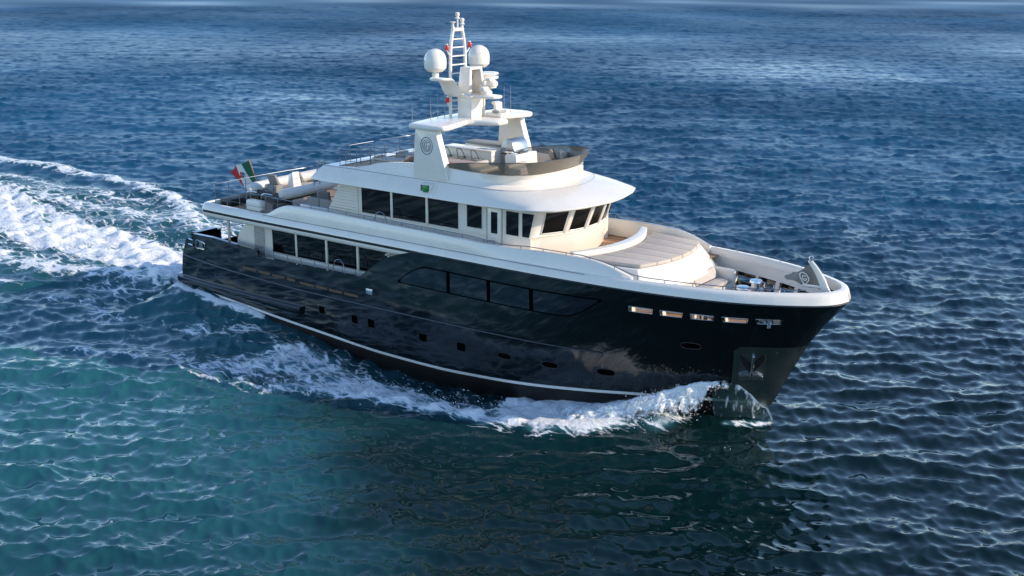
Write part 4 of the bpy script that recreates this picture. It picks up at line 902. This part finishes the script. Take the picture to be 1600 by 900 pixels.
def lounger(y, lb):
    t = thing('sun_lounger', (12.0, y, 7.415), lb, 'sun lounger', 'sun loungers on the aft sun deck')
    MB().box(11.2, 12.9, y-.3, y+.3, 7.62, 7.74).build('mattress', FABRIC, t, bevel=.04, segs=2); MB().box(11.18, 12.92, y-.31, y+.31, 7.55, 7.615).build('frame', GREY, t, bevel=.01)
    m2 = MB().loft([(12.85, y-.3, 7.74), (12.95, y-.3, 7.68), (12.95, y+.3, 7.68), (12.85, y+.3, 7.74)], [(13.35, y-.3, 8.05), (13.45, y-.3, 7.99), (13.45, y+.3, 7.99), (13.35, y+.3, 8.05)]); m2.build('backrest', FABRIC, t, bevel=.03)
    MB().box(11.3, 11.5, y-.28, y+.28, 7.742, 7.80).build('headrest', TAN, t, bevel=.03)
    for x in (11.35, 12.75):
        for q in (-.26, .26): MB().tube([(x, y+q, 7.42), (x, y+q, 7.55)], .025, 6).build('leg', STEELD, t)
    return t
l0 = lounger(-1.25, 'beige sun lounger nearest the starboard rail of the aft sun deck')
for y, lb in [(.25, 'beige sun lounger in the middle of the aft sun deck'), (1.6, 'beige sun lounger nearest the port rail of the aft sun deck')]: copy_thing(l0, (12.0, y, 7.415), lb)
# ------------------------------------------------------------------ sea
WL = -0.4
rng = np.random.default_rng(11)
def smooth(a, b, x): t = np.clip((x-a)/(b-a), 0, 1); return t*t*(3-2*t)
WIND = math.radians(-62)          # waves run towards the viewer's right hand
lam = np.exp(rng.uniform(math.log(.24), math.log(14), 250)); lam = np.sort(lam)[::-1]
spread = np.radians(np.interp(lam, [.3, 1.2, 4, 11], [50, 38, 28, 20]))
dirs = WIND+rng.normal(0, 1, len(lam))*spread
amp = .0084*lam*np.interp(lam, [.24, .4, .65, 1.1, 1.6, 2.3, 4.0, 7, 14], [.60, .78, .92, .92, .74, .48, .26, .18, .12])*rng.uniform(.6, 1.3, len(lam))
phs = rng.uniform(0, 2*math.pi, len(lam))
def vnoise(x, y, scale, seed):      # smooth value noise built from random plane waves
    r = np.random.default_rng(seed); o = np.zeros_like(x)
    for k in range(9):
        a = r.uniform(0, 2*math.pi); f = 2*math.pi/scale*r.uniform(.5, 1.6); o += np.sin((x*math.cos(a)+y*math.sin(a))*f+r.uniform(0, 7))
    return o/3.0
def dist_poly(x, y, pts):
    best = np.full(x.shape, 1e9); tt = np.zeros_like(x); n = len(pts)-1
    for i in range(n):
        ax_, ay_ = pts[i]; bx_, by_ = pts[i+1]; dx, dy = bx_-ax_, by_-ay_
        t = np.clip(((x-ax_)*dx+(y-ay_)*dy)/(dx*dx+dy*dy), 0, 1); d = np.hypot(x-ax_-t*dx, y-ay_-t*dy)
        m = d < best; best[m] = d[m]; tt[m] = (i+t[m])/n
    return best, tt
SIDE = [(26.2,-2.4),(25.0,-3.6),(24.2,-4.8),(23.4,-5.5),(21,-6.1),(19.4,-6.4),(17.5,-6.5),(16.4,-6.8),(15.4,-7.2),(13.5,-8.0),(12.3,-9.0),(10.7,-9.5)]
def wake(x, y):
    """height, foam amount, aeration at water points (x, y)"""
    h = np.zeros_like(x); fo = np.zeros_like(x); ae_refl = np.zeros_like(x)
    ays = np.abs(y); hull_b = hb(np.clip(x, -1, 30), 0.0)*((x > -.5) & (x < 29.3)); d = ays-hull_b
    n1 = vnoise(x, y, 5.0, 3); n2 = vnoise(x, y, 1.6, 4); n3 = vnoise(x, y, 2.6, 5); n4 = vnoise(x, y, .7, 6)
    prof = np.interp(x, [-14, -5, -1, 0, 2.9, 5.6, 8.9, 11.8, 14.6, 16.6, 19.8, 23, 26, 28.5, 29.6, 32], [0, .15, .6, .95, .8, .62, .2, -.38, -.72, -.72, -.42, -.08, .12, .12, .05, 0])
    h += prof*np.exp(-(np.maximum(d, 0)/2.6)**2)
    # side wave thrown from the bow, both sides
    for s in (-1, 1):
        yy = y*(-s)       # mirror so that the outline is on negative y
        yy = -np.abs(y) if False else (y if s == -1 else -y)
        ok = (yy < 1)
        dd, t = dist_poly(x, yy, SIDE)
        str_ = np.interp(t, [0, .1, .45, .75, 1], [1, 1.0, .85, .85, .35])
        fo = np.maximum(fo, np.where(ok, str_*np.exp(-(dd/np.interp(t, [0, .3, .6, 1], [.9, .85, .7, .9]))**2)*(.86+.25*n2), 0))
        h += np.where(ok, .22*str_*np.exp(-(dd/.8)**2), 0)
        # lace between that line and the hull
        yl = np.interp(x, [p[0] for p in SIDE][::-1], [p[1] for p in SIDE][::-1])
        inside_ = ok & (yy > yl-.2) & (x < 25.5) & (x > 7)
        lace = np.interp(x, [7, 9.5, 12, 15, 18, 22, 25.5], [.3, .64, .74, .82, .88, .95, 1.0])
        lace = lace*np.where(x > 19.5, smooth(4.6, 2.2, -yy-hull_b)*.45+.55, 1)
        near = smooth(0.2, 1.7, -yy-hull_b); lace = lace*(.35+.65*np.where(x < 20, near, 1))
        fo = np.maximum(fo, np.where(inside_, lace*(.92+.28*n1), 0)); h += np.where(inside_, .05*n2+.05*n4+.04, 0)*smooth(25, 22, x)*smooth(7, 10, x)
        # thin trailing lace aft of it
        tr, t2 = dist_poly(x, yy, [(9, -5.5), (6.5, -5.2), (4.2, -6.3), (1.5, -7.4), (-1, -7.0), (-4, -6.2)])
        fo = np.maximum(fo, np.where(ok, .46*np.exp(-(tr/1.25)**2)*(.8+.4*n3), 0))
        tr, t2 = dist_poly(x, yy, [(9.4, -8.2), (7, -8.6), (4.6, -8.6), (2.2, -8.2)])
        fo = np.maximum(fo, np.where(ok, .40*np.exp(-(tr/.55)**2)*(.8+.5*n3), 0))
        for cx, cy, rx, ry, st2 in [(3.3, -10.25, 2.0, .42, 1.0), (-5.9, -6.5, 1.3, .5, .75), (-10.5, -6.6, 1.5, .4, .6), (1.6, -8.3, 1.0, .4, .5)]:
            q = ((x-cx)*.97-(yy-cy)*.25)/rx, ((yy-cy)*.97-(x-cx)*.22)/ry
            if s == -1: fo = np.maximum(fo, st2*np.exp(-(q[0]**2+q[1]**2))*(.85+.3*n2)); h += .12*st2*np.exp(-(q[0]**2+q[1]**2))
        # foam lip along the quarter
        lp, t3 = dist_poly(x, yy, [(6.0, -3.75), (4.5, -3.85), (3.0, -3.98), (1.2, -4.0), (-.4, -3.6)])
        fo = np.maximum(fo, np.where(ok, 1.05*np.exp(-(lp/.28)**2), 0)); h += np.where(ok, .15*np.exp(-(lp/.35)**2), 0)
    # stern wake: boiling centre with streaks
    cy = np.interp(x, [-60, -33, -24, -13, -7, 0], [6.5, 4.3, 2.2, 1.4, .9, 0])
    wd = np.interp(x, [-60, -33, -20, -8, -1, .6], [4.2, 3.6, 3.1, 2.7, 2.9, 3.0])
    q = np.abs(y-cy+.35*n1)/wd; cen = (x < .3)*(1-smooth(.72, 1.12, q))
    fo = np.maximum(fo, cen*(np.interp(x, [-70, -40, -15, 0], [.64, .82, .94, 1.02])+.15*n1+.12*n2))
    h += cen*(.05*n3+.05*n2+.05*n4+.2*np.exp(-((x+5)/4)**2))
    for pts, w, a, hh in [([(-2.8,-1.9),(-4.5,-2.1),(-6.8,-2.7),(-9.8,-3.9),(-13,-4.2),(-18,-4.0),(-26,-3.4)], 1.05, .92, .55),
                      ([(-1.0,3.4),(-5,4.8),(-10,6.6),(-14,8.2),(-18,10.9),(-22,12.6),(-28.7,13.9),(-38,14.4),(-48,13.9),(-60,13)], .95, 1.0, .5),
                      ([(-14,7.6),(-17.5,7.5),(-23.7,7.3),(-29,7.4),(-36,7.6),(-46,8.5)], 1.2, .82, .3), ([(-22,10.6),(-30,10.2),(-40,10.4),(-50,10.6)], 1.0, .7, .2)]:
        dd, t = dist_poly(x, y+.3*n1, pts); fo = np.maximum(fo, a*np.exp(-(dd/w)**2)*(.84+.26*n2)); h += .7*hh*np.exp(-(dd/(w*1.2))**2)
    reg = (x < -1)*smooth(-6.2, -4.4, y-cy*.3)*(1-smooth(9.5, 13.5, y))*smooth(-75, -20, x)
    fo = np.maximum(fo, reg*(.40+.12*n1)*(x < -2)); h += reg*(.05*n2+.05*n3)
    sp, t = dist_poly(x, y, [(29.5, -.12), (29.0, -.75), (28.3, -1.35)]); fo = np.maximum(fo, .7*np.exp(-(sp/.22)**2))
    ae_refl = np.maximum(smooth(.12, .7, fo), .9*reg)
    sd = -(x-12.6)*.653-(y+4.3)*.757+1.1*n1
    ae_refl = np.maximum(ae_refl, smooth(-1.5, 4.5, sd)*np.exp(-(((x-0)/32)**2+((y+11)/17)**2)**1.7)*smooth(-1, -3.5, y))  # paints the edge of the hull's dark reflection: teal stops along it
    ae_refl = np.maximum(ae_refl, .8*np.exp(-(((x-10)/11)**2+((y+6)/3.6)**2)))
    return h, np.clip(fo, 0, 1.15), np.clip(ae_refl, 0, 1)

CX, CY = 45.0, -37.0
th = np.radians(np.concatenate([np.arange(126.5-36, 126.5+36, .075), np.arange(126.5+36, 126.5+324, 1.6)]))
rr = [.6]
while rr[-1] < 19: rr.append(rr[-1]*1.13)
while rr[-1] < 460: rr.append(rr[-1]*(1.0042 if rr[-1] < 140 else 1.0038))
while rr[-1] < 9000: rr.append(rr[-1]*1.035)
rr = np.array(rr); T, Rr = np.meshgrid(th, rr)
X = CX+Rr*np.cos(T); Y = CY+Rr*np.sin(T)
space = np.maximum(np.gradient(rr)[:, None]*.55+0*T, Rr*math.radians(.075)*1.2)
away = (X-45)*-.595+(Y+37)*.80+9*vnoise(X, Y, 160, 23)      # wind lines lie across the view
band = np.interp(away, [-200, 60, 100, 128, 165, 190, 225, 275, 300, 420, 480, 700, 3000], [1, 1, 1, 1.18, 1.15, .92, .86, .86, 1.2, 1.2, .95, 1.15, 1.05])
gust = np.clip(band*(1+.16*vnoise(X*.8, Y*.8, 60, 21)+.12*vnoise(X, Y, 17, 22)*(1-smooth(120, 240, away))), .45, 1.45)
calm = 1-.42*np.exp(-((((X-24)*.85+(Y+11)*.5)/13)**2+((-(X-24)*.5+(Y+11)*.85)/8)**2))
Z = np.zeros_like(X); DX = np.zeros_like(X); DY = np.zeros_like(X); lost = np.zeros_like(X)
for L, D, A, P in zip(lam, dirs, amp, phs):
    k = 2*math.pi/L; w1 = smooth(1.5, 2.5, L/space[:, 0])
    lost += ((A*k)**2/2)*(1-w1**2)[:, None]
    on = np.where(w1 > 0)[0]
    if len(on) < 2: continue
    R_ = slice(on[0], on[-1]+1)
    c, s_ = math.cos(D), math.sin(D); ph = k*(X[R_]*c+Y[R_]*s_)+P
    a = A*w1[R_, None]*gust[R_]*calm[R_]; Z[R_] += a*np.cos(ph); sn = np.sin(ph)*a*1.0; DX[R_] -= c*sn; DY[R_] -= s_*sn
X2, Y2 = X+DX, Y+DY
sel = (X2 > -75) & (X2 < 40) & (Y2 > -42) & (Y2 < 22)
H = np.zeros_like(X); F = np.zeros_like(X); A_ = np.zeros_like(X)
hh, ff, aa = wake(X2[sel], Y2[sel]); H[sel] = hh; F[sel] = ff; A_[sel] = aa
damp = 1-.45*np.clip(F, 0, 1)
V = np.stack([X2, Y2, WL+Z*damp+H], -1).reshape(-1, 3).astype(np.float32)
nr, na = X.shape
ii, jj = np.meshgrid(np.arange(nr-1), np.arange(na), indexing='ij'); j2 = (jj+1) % na
Q = np.stack([ii*na+jj, (ii+1)*na+jj, (ii+1)*na+j2, ii*na+j2], -1).reshape(-1, 4).astype(np.int32)
me = bpy.data.meshes.new('water'); nq = len(Q)
me.vertices.add(len(V)); me.vertices.foreach_set('co', V.ravel()); me.loops.add(nq*4); me.loops.foreach_set('vertex_index', Q.ravel())
me.polygons.add(nq); me.polygons.foreach_set('loop_start', np.arange(0, nq*4, 4, dtype=np.int32)); me.update(calc_edges=True)
me.polygons.foreach_set('use_smooth', np.ones(nq, dtype=bool))
for nm, arr in (('foam', F), ('aer_refl', A_), ('rgh', np.sqrt(.0007+.60*np.sqrt(lost)*gust**2)), ('gust', gust), ('offing', smooth(10, 50, (X-27)*-.35+(Y+10)*.94+4*vnoise(X, Y, 60, 31)))):
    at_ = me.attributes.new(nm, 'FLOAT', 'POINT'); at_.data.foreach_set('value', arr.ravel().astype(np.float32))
sea = bpy.data.objects.new('water', me); COL.objects.link(sea); sea['kind'] = 'structure'

def foam_nodes(n, d_sock):
    """returns a socket 0..1: foam cover for a foam amount socket"""
    g = n.nodes.new('ShaderNodeNewGeometry')
    mp = n.nodes.new('ShaderNodeMapping'); mp.inputs['Scale'].default_value = (.5, 1.05, .8); n.links.new(g.outputs['Position'], mp.inputs[0])
    wz = n.nodes.new('ShaderNodeTexNoise'); wz.inputs['Scale'].default_value = 1.1; wz.inputs['Detail'].default_value = 5; n.links.new(mp.outputs[0], wz.inputs['Vector'])
    ws = n.nodes.new('ShaderNodeVectorMath'); ws.operation = 'SCALE'; ws.inputs['Scale'].default_value = 1.1; n.links.new(wz.outputs['Color'], ws.inputs[0])
    wa = n.nodes.new('ShaderNodeVectorMath'); wa.operation = 'ADD'; n.links.new(mp.outputs[0], wa.inputs[0]); n.links.new(ws.outputs[0], wa.inputs[1])
    outs = []
    for sc, w in ((1.35, .15), (3.4, .2)):
        v = n.nodes.new('ShaderNodeTexVoronoi'); v.feature = 'DISTANCE_TO_EDGE'; v.inputs['Scale'].default_value = sc; n.links.new(wa.outputs[0], v.inputs['Vector'])
        r = n.nodes.new('ShaderNodeMapRange'); r.interpolation_type = 'SMOOTHSTEP'; r.inputs[1].default_value = 0; r.inputs[2].default_value = w; r.inputs[3].default_value = 1; r.inputs[4].default_value = 0
        n.links.new(v.outputs[0], r.inputs[0]); outs.append(r.outputs[0])
    nz = n.nodes.new('ShaderNodeTexNoise'); nz.inputs['Scale'].default_value = 2.2; nz.inputs['Detail'].default_value = 9; nz.inputs['Roughness'].default_value = .68; n.links.new(wa.outputs[0], nz.inputs['Vector'])
    def M(op, a, b):
        m = n.nodes.new('ShaderNodeMath'); m.operation = op
        for k, q in enumerate((a, b)):
            if isinstance(q, (int, float)): m.inputs[k].default_value = q
            else: n.links.new(q, m.inputs[k])
        return m.outputs[0]
    lace = M('ADD', M('MULTIPLY', outs[0], .34), M('MULTIPLY', outs[1], .20))
    pat = M('ADD', M('MULTIPLY', nz.outputs[0], .95), lace)          # about .3 .. 1.2
    pat = M('SUBTRACT', pat, .22)
    x = M('SUBTRACT', M('ADD', pat, M('MULTIPLY', d_sock, 1.0)), .98)
    r = n.nodes.new('ShaderNodeMapRange'); r.interpolation_type = 'SMOOTHSTEP'; r.inputs[1].default_value = -.10; r.inputs[2].default_value = .34; n.links.new(x, r.inputs[0])
    thin = n.nodes.new('ShaderNodeMapRange'); thin.interpolation_type = 'SMOOTHSTEP'; thin.inputs[1].default_value = .05; thin.inputs[2].default_value = .22; n.links.new(d_sock, thin.inputs[0])
    return M('MULTIPLY', r.outputs[0], thin.outputs[0]), nz.outputs[0], M

wm = bpy.data.materials.new('sea_water'); wm.use_nodes = True; n = wm.node_tree; p = n.nodes['Principled BSDF']; out = n.nodes['Material Output']
def attr(nm): a = n.nodes.new('ShaderNodeAttribute'); a.attribute_name = nm; return a.outputs['Fac']
af, aa_, ar, ag = attr('foam'), attr('aer_refl'), attr('rgh'), attr('gust')
cover, nzs, M = foam_nodes(n, af)
g = n.nodes.new('ShaderNodeNewGeometry')
big = n.nodes.new('ShaderNodeTexNoise'); big.inputs['Scale'].default_value = .012; big.inputs['Detail'].default_value = 4; n.links.new(g.outputs['Position'], big.inputs['Vector'])
DEEP_REFL, BLUE, TEAL, AQUA = (.0017, .0125, .0130), (.0030, .052, .106), (.0145, .082, .098), (.13, .29, .34)  # near-boat tone also holds the dark green of the hull's reflection
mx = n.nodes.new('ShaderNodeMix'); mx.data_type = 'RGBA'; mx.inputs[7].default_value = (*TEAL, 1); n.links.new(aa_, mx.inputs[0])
mo = n.nodes.new('ShaderNodeMix'); mo.data_type = 'RGBA'; mo.inputs[6].default_value = (*DEEP_REFL, 1); mo.inputs[7].default_value = (*BLUE, 1); n.links.new(attr('offing'), mo.inputs[0]); n.links.new(mo.outputs[2], mx.inputs[6])
rb = n.nodes.new('ShaderNodeMapRange'); rb.inputs[1].default_value = .32; rb.inputs[2].default_value = .68; rb.inputs[3].default_value = .6; rb.inputs[4].default_value = 1.45; n.links.new(big.outputs[0], rb.inputs[0])
sc_ = n.nodes.new('ShaderNodeVectorMath'); sc_.operation = 'SCALE'; 
fa = n.nodes.new('ShaderNodeMapRange'); fa.interpolation_type = 'SMOOTHSTEP'; fa.inputs[1].default_value = .35; fa.inputs[2].default_value = 1.0; fa.inputs[4].default_value = .75; n.links.new(af, fa.inputs[0])
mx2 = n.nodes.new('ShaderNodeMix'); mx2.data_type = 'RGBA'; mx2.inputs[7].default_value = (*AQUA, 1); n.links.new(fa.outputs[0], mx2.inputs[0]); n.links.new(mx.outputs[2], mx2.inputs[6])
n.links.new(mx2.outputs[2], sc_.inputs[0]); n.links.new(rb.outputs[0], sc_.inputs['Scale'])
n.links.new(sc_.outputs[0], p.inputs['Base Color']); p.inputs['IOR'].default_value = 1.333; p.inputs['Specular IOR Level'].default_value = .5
n.links.new(ar, p.inputs['Roughness'])
rm_ = n.nodes.new('ShaderNodeMapping'); rm_.inputs['Rotation'].default_value = (0, 0, math.radians(-30)); rm_.inputs['Scale'].default_value = (.55, 1.25, 1); n.links.new(g.outputs['Position'], rm_.inputs[0])
r1 = n.nodes.new('ShaderNodeTexNoise'); r1.noise_type = 'RIDGED_MULTIFRACTAL'; r1.inputs['Scale'].default_value = 1.5; r1.inputs['Detail'].default_value = 5; r1.inputs['Roughness'].default_value = .55; r1.inputs['Distortion'].default_value = .5; n.links.new(rm_.outputs[0], r1.inputs['Vector'])
b1 = n.nodes.new('ShaderNodeBump'); b1.inputs['Strength'].default_value = .16; b1.inputs['Distance'].default_value = .045; n.links.new(r1.outputs[0], b1.inputs['Height'])
n.links.new(b1.outputs[0], p.inputs['Normal'])
fp = n.nodes.new('ShaderNodeBsdfPrincipled'); fp.inputs['Base Color'].default_value = (.88, .89, .89, 1); fp.inputs['Roughness'].default_value = .8; fp.inputs['Specular IOR Level'].default_value = .2
b2 = n.nodes.new('ShaderNodeBump'); b2.inputs['Strength'].default_value = 1.0; b2.inputs['Distance'].default_value = .16; fz = n.nodes.new('ShaderNodeTexNoise'); fz.inputs['Scale'].default_value = 5.5; fz.inputs['Detail'].default_value = 8; fz.inputs['Roughness'].default_value = .7; n.links.new(g.outputs['Position'], fz.inputs['Vector']); n.links.new(M('ADD', nzs, M('MULTIPLY', fz.outputs[0], .6)), b2.inputs['Height']); n.links.new(b2.outputs[0], fp.inputs['Normal'])
ms = n.nodes.new('ShaderNodeMixShader'); n.links.new(cover, ms.inputs[0]); n.links.new(p.outputs[0], ms.inputs[1]); n.links.new(fp.outputs[0], ms.inputs[2]); n.links.new(ms.outputs[0], out.inputs[0])
me.materials.append(wm)

# ------------------------------------------------------------------ bow wave: a curling sheet of broken water thrown off each side of the stem
fm = bpy.data.materials.new('broken_water'); fm.use_nodes = True; n = fm.node_tree; p = n.nodes['Principled BSDF']; out = n.nodes['Material Output']
p.inputs['Base Color'].default_value = (.80, .82, .84, 1); p.inputs['Roughness'].default_value = .75; p.inputs['Specular IOR Level'].default_value = .25
def attr(nm): a = n.nodes.new('ShaderNodeAttribute'); a.attribute_name = nm; return a.outputs['Fac']
g = n.nodes.new('ShaderNodeNewGeometry'); mp = n.nodes.new('ShaderNodeMapping'); mp.inputs['Scale'].default_value = (1.3, 1.6, .8); n.links.new(g.outputs['Position'], mp.inputs[0])
nz = n.nodes.new('ShaderNodeTexNoise'); nz.inputs['Scale'].default_value = 3.0; nz.inputs['Detail'].default_value = 9; nz.inputs['Roughness'].default_value = .65; n.links.new(mp.outputs[0], nz.inputs['Vector'])
s1 = n.nodes.new('ShaderNodeMath'); s1.operation = 'ADD'; n.links.new(nz.outputs[0], s1.inputs[0]); n.links.new(attr('dens'), s1.inputs[1])
r = n.nodes.new('ShaderNodeMapRange'); r.interpolation_type = 'SMOOTHSTEP'; r.inputs[1].default_value = .92; r.inputs[2].default_value = 1.12; n.links.new(s1.outputs[0], r.inputs[0])
tr = n.nodes.new('ShaderNodeBsdfTransparent'); ms = n.nodes.new('ShaderNodeMixShader'); n.links.new(r.outputs[0], ms.inputs[0]); n.links.new(tr.outputs[0], ms.inputs[1]); n.links.new(p.outputs[0], ms.inputs[2]); n.links.new(ms.outputs[0], out.inputs[0])
b2 = n.nodes.new('ShaderNodeBump'); b2.inputs['Strength'].default_value = .7; b2.inputs['Distance'].default_value = .12; n.links.new(nz.outputs[0], b2.inputs['Height']); n.links.new(b2.outputs[0], p.inputs['Normal'])
from mathutils import noise as mn
def fbm(x, y, z, o=5):
    return mn.fractal(Vector((x, y, z)), .9, 2.1, o)
ZTOP = ([22, 23, 24.5, 25.7, 27, 28.2, 28.6, 28.95, 29.2, 29.4], [-.45, -.34, .02, .45, .95, 1.25, 1.15, .72, .2, -.35])
def wpt(x, v, s, big=1.0):
    ztp = float(pchip(*ZTOP, x))
    zb = float(np.interp(x, [22, 23.5, 25, 26.2, 27.2, 28.2, 28.8, 29.4], [-.5, -.5, -.42, -.30, 0.0, .55, .35, -.4]))
    W = float(np.interp(x, [22, 23.3, 24.2, 25.2, 26.2, 27.2, 28.2, 28.8, 29.4], [2.2, 2.75, 2.5, 1.75, 1.15, .72, .42, .2, .05]))
    y0 = float(hb(x, max(ztp, -.5)))-.02; cr_ = min(1.0, v/.35)
    yy = y0+W*(.62*math.sin(cr_*math.pi/2) if v < .35 else .62+.38*((v-.35)/.65)**.8)
    zz = ztp+(.10*math.sin(cr_*math.pi) if v < .35 else 0)-(ztp-zb)*(0 if v < .35 else ((v-.35)/.65)**1.25)
    nn = fbm(x*1.5, v*2.2, s*3.7); n2 = fbm(x*4.5+9, v*6, s*5.1)
    yy += big*(.22*nn+.10*n2)*W**.5*min(1, v*2); zz += big*(.13*nn+.08*n2)*min(1, .25+v*2.5)
    return (x, s*yy, zz)
for s in (-1, 1):
    xs3 = np.linspace(29.36, 22.2, 260); nv = 64; rows = []; dens = []
    for x in xs3:
        vv = np.linspace(0, 1, nv); rows.append([wpt(x, v, s) for v in vv])
        dd = np.interp(x, [22, 22.8, 23.6, 26, 27.4, 28.2, 28.8, 29.3], [.25, .46, .60, .70, .72, .50, .22, .1])
        dens += [dd-max(0, (v-.55))*.85-max(0, .12-v)*2.2 for v in vv]
    o = MB().grid(rows).build('bow_wave_spray', fm, None, merge=0, ang=180)
    a = o.data.attributes.new('dens', 'FLOAT', 'POINT'); a.data.foreach_set('value', np.array(dens, dtype=np.float32)); o['kind'] = 'stuff'
    o['label'] = 'white breaking water curling off the %s side of the black bow' % ('starboard' if s < 0 else 'port')
# clear sheet of water climbing the stem ahead of the foam
gm = bpy.data.materials.new('clear_water_sheet'); gm.use_nodes = True; n = gm.node_tree; n.nodes.clear()
o_ = n.nodes.new('ShaderNodeOutputMaterial'); t_ = n.nodes.new('ShaderNodeBsdfTransparent'); t_.inputs[0].default_value = (.72, .82, .78, 1)
pw = n.nodes.new('ShaderNodeBsdfPrincipled'); pw.inputs['Base Color'].default_value = (.05, .09, .085, 1); pw.inputs['Roughness'].default_value = .06; pw.inputs['IOR'].default_value = 1.45
m_x = n.nodes.new('ShaderNodeMixShader'); m_x.inputs[0].default_value = .55; n.links.new(t_.outputs[0], m_x.inputs[1]); n.links.new(pw.outputs[0], m_x.inputs[2])
nz_ = n.nodes.new('ShaderNodeTexNoise'); nz_.inputs['Scale'].default_value = 4; nz_.inputs['Detail'].default_value = 3; g_ = n.nodes.new('ShaderNodeNewGeometry'); mp_ = n.nodes.new('ShaderNodeMapping'); mp_.inputs['Scale'].default_value = (1.6, 1.6, .35)
n.links.new(g_.outputs['Position'], mp_.inputs[0]); n.links.new(mp_.outputs[0], nz_.inputs['Vector']); bb = n.nodes.new('ShaderNodeBump'); bb.inputs['Strength'].default_value = .6; bb.inputs['Distance'].default_value = .1; n.links.new(nz_.outputs[0], bb.inputs['Height']); n.links.new(bb.outputs[0], pw.inputs['Normal'])
wf = n.nodes.new('ShaderNodeBsdfDiffuse'); wf.inputs[0].default_value = (.85, .86, .85, 1)  # white streaks painted for the sheet's highlights, besides the foam rim
ra = n.nodes.new('ShaderNodeAttribute'); ra.attribute_name = 'rim'; sm_ = n.nodes.new('ShaderNodeMath'); sm_.operation = 'ADD'; n.links.new(nz_.outputs[0], sm_.inputs[0]); n.links.new(ra.outputs['Fac'], sm_.inputs[1])
rr_ = n.nodes.new('ShaderNodeMapRange'); rr_.interpolation_type = 'SMOOTHSTEP'; rr_.inputs[1].default_value = .56; rr_.inputs[2].default_value = .86; n.links.new(sm_.outputs[0], rr_.inputs[0])
m_y = n.nodes.new('ShaderNodeMixShader'); n.links.new(rr_.outputs[0], m_y.inputs[0]); n.links.new(m_x.outputs[0], m_y.inputs[1]); n.links.new(wf.outputs[0], m_y.inputs[2]); n.links.new(m_y.outputs[0], o_.inputs[0])
for s in (-1, 1):
    rows = []; rim = []
    for x in np.linspace(29.62, 27.7, 50):
        zt_ = float(np.interp(x, [27.7, 28.2, 28.6, 28.95, 29.2, 29.45, 29.62], [1.05, 1.2, 1.12, .72, .25, -.12, -.42])); zl_ = -.5; r_ = []
        for v in np.linspace(0, 1, 18):
            z = zt_+(zl_-zt_)*v; st_x = min(x, float(stem(max(z, -.45)))+.0)
            o2 = .03+.34*v**2.2*min(1, (zt_+.5)/1.2)+.03*math.sin(x*9+v*6)*v
            y = float(hb(x, max(z, -.45))) if x < float(stem(max(z, -.45))) else 0.0
            r_.append((x, s*(y+o2), z)); rim.append(max(0, .30-v*1.6)*min(1, max(0, (x-28.2)/.5))+.30*max(0, v-.72)*(x > 28.2)+.12*math.exp(-((x-29.1)/.35)**2))
        rows.append(r_)
    o = MB().grid(rows).build('bow_wave_sheet', gm, None, merge=0, ang=180); o['kind'] = 'stuff'
    o.data.attributes.new('rim', 'FLOAT', 'POINT').data.foreach_set('value', np.array(rim, dtype=np.float32))
    o['label'] = 'clear sheet of water climbing the stem on the %s side' % ('starboard' if s < 0 else 'port')
# droplets flung from the breaking edges
rd = np.random.default_rng(5); mb = MB()
def drop(p, r):
    x, y, z = p; i = len(mb.V); mb.V += [(x+r, y, z), (x-r, y, z), (x, y+r, z), (x, y-r, z), (x, y, z+r), (x, y, z-r)]
    for f in ((0, 2, 4), (2, 1, 4), (1, 3, 4), (3, 0, 4), (2, 0, 5), (1, 2, 5), (3, 1, 5), (0, 3, 5)): mb.F.append(tuple(i+k for k in f)); mb.mi.append(0)
for s in (-1, 1):
    for k in range(1500):
        x = rd.triangular(22.4, 25.8, 28.2); v = rd.choice([rd.uniform(.25, .55), rd.uniform(.75, 1.08)]); p = wpt(x, v, s)
        drop((p[0]+rd.normal(0, .12), p[1]+s*abs(rd.normal(0, .14)), p[2]+rd.normal(.03, .10)), abs(rd.normal(0, .010))+.006)
    for k in range(700):
        t = rd.uniform(0, 1); q = np.array(SIDE)[min(int(t*(len(SIDE)-1)), len(SIDE)-1)]
        drop((q[0]+rd.normal(0, .6), s*abs(q[1]+rd.normal(.3, .5)), WL+.15+abs(rd.normal(0, .14))), abs(rd.normal(0, .010))+.006)
for k in range(900):
    x = rd.uniform(-22, -.5); drop((x, rd.normal(1.0, 1.7), WL+.35+abs(rd.normal(0, .16))), abs(rd.normal(0, .014))+.008)
sd_ = mb.build('spray_droplets', fp_m if False else pmat('spray_white', (.85, .87, .88), .5), None, merge=0, ang=180); sd_['kind'] = 'stuff'; sd_['label'] = 'fine white droplets flung off the bow wave and the wake'
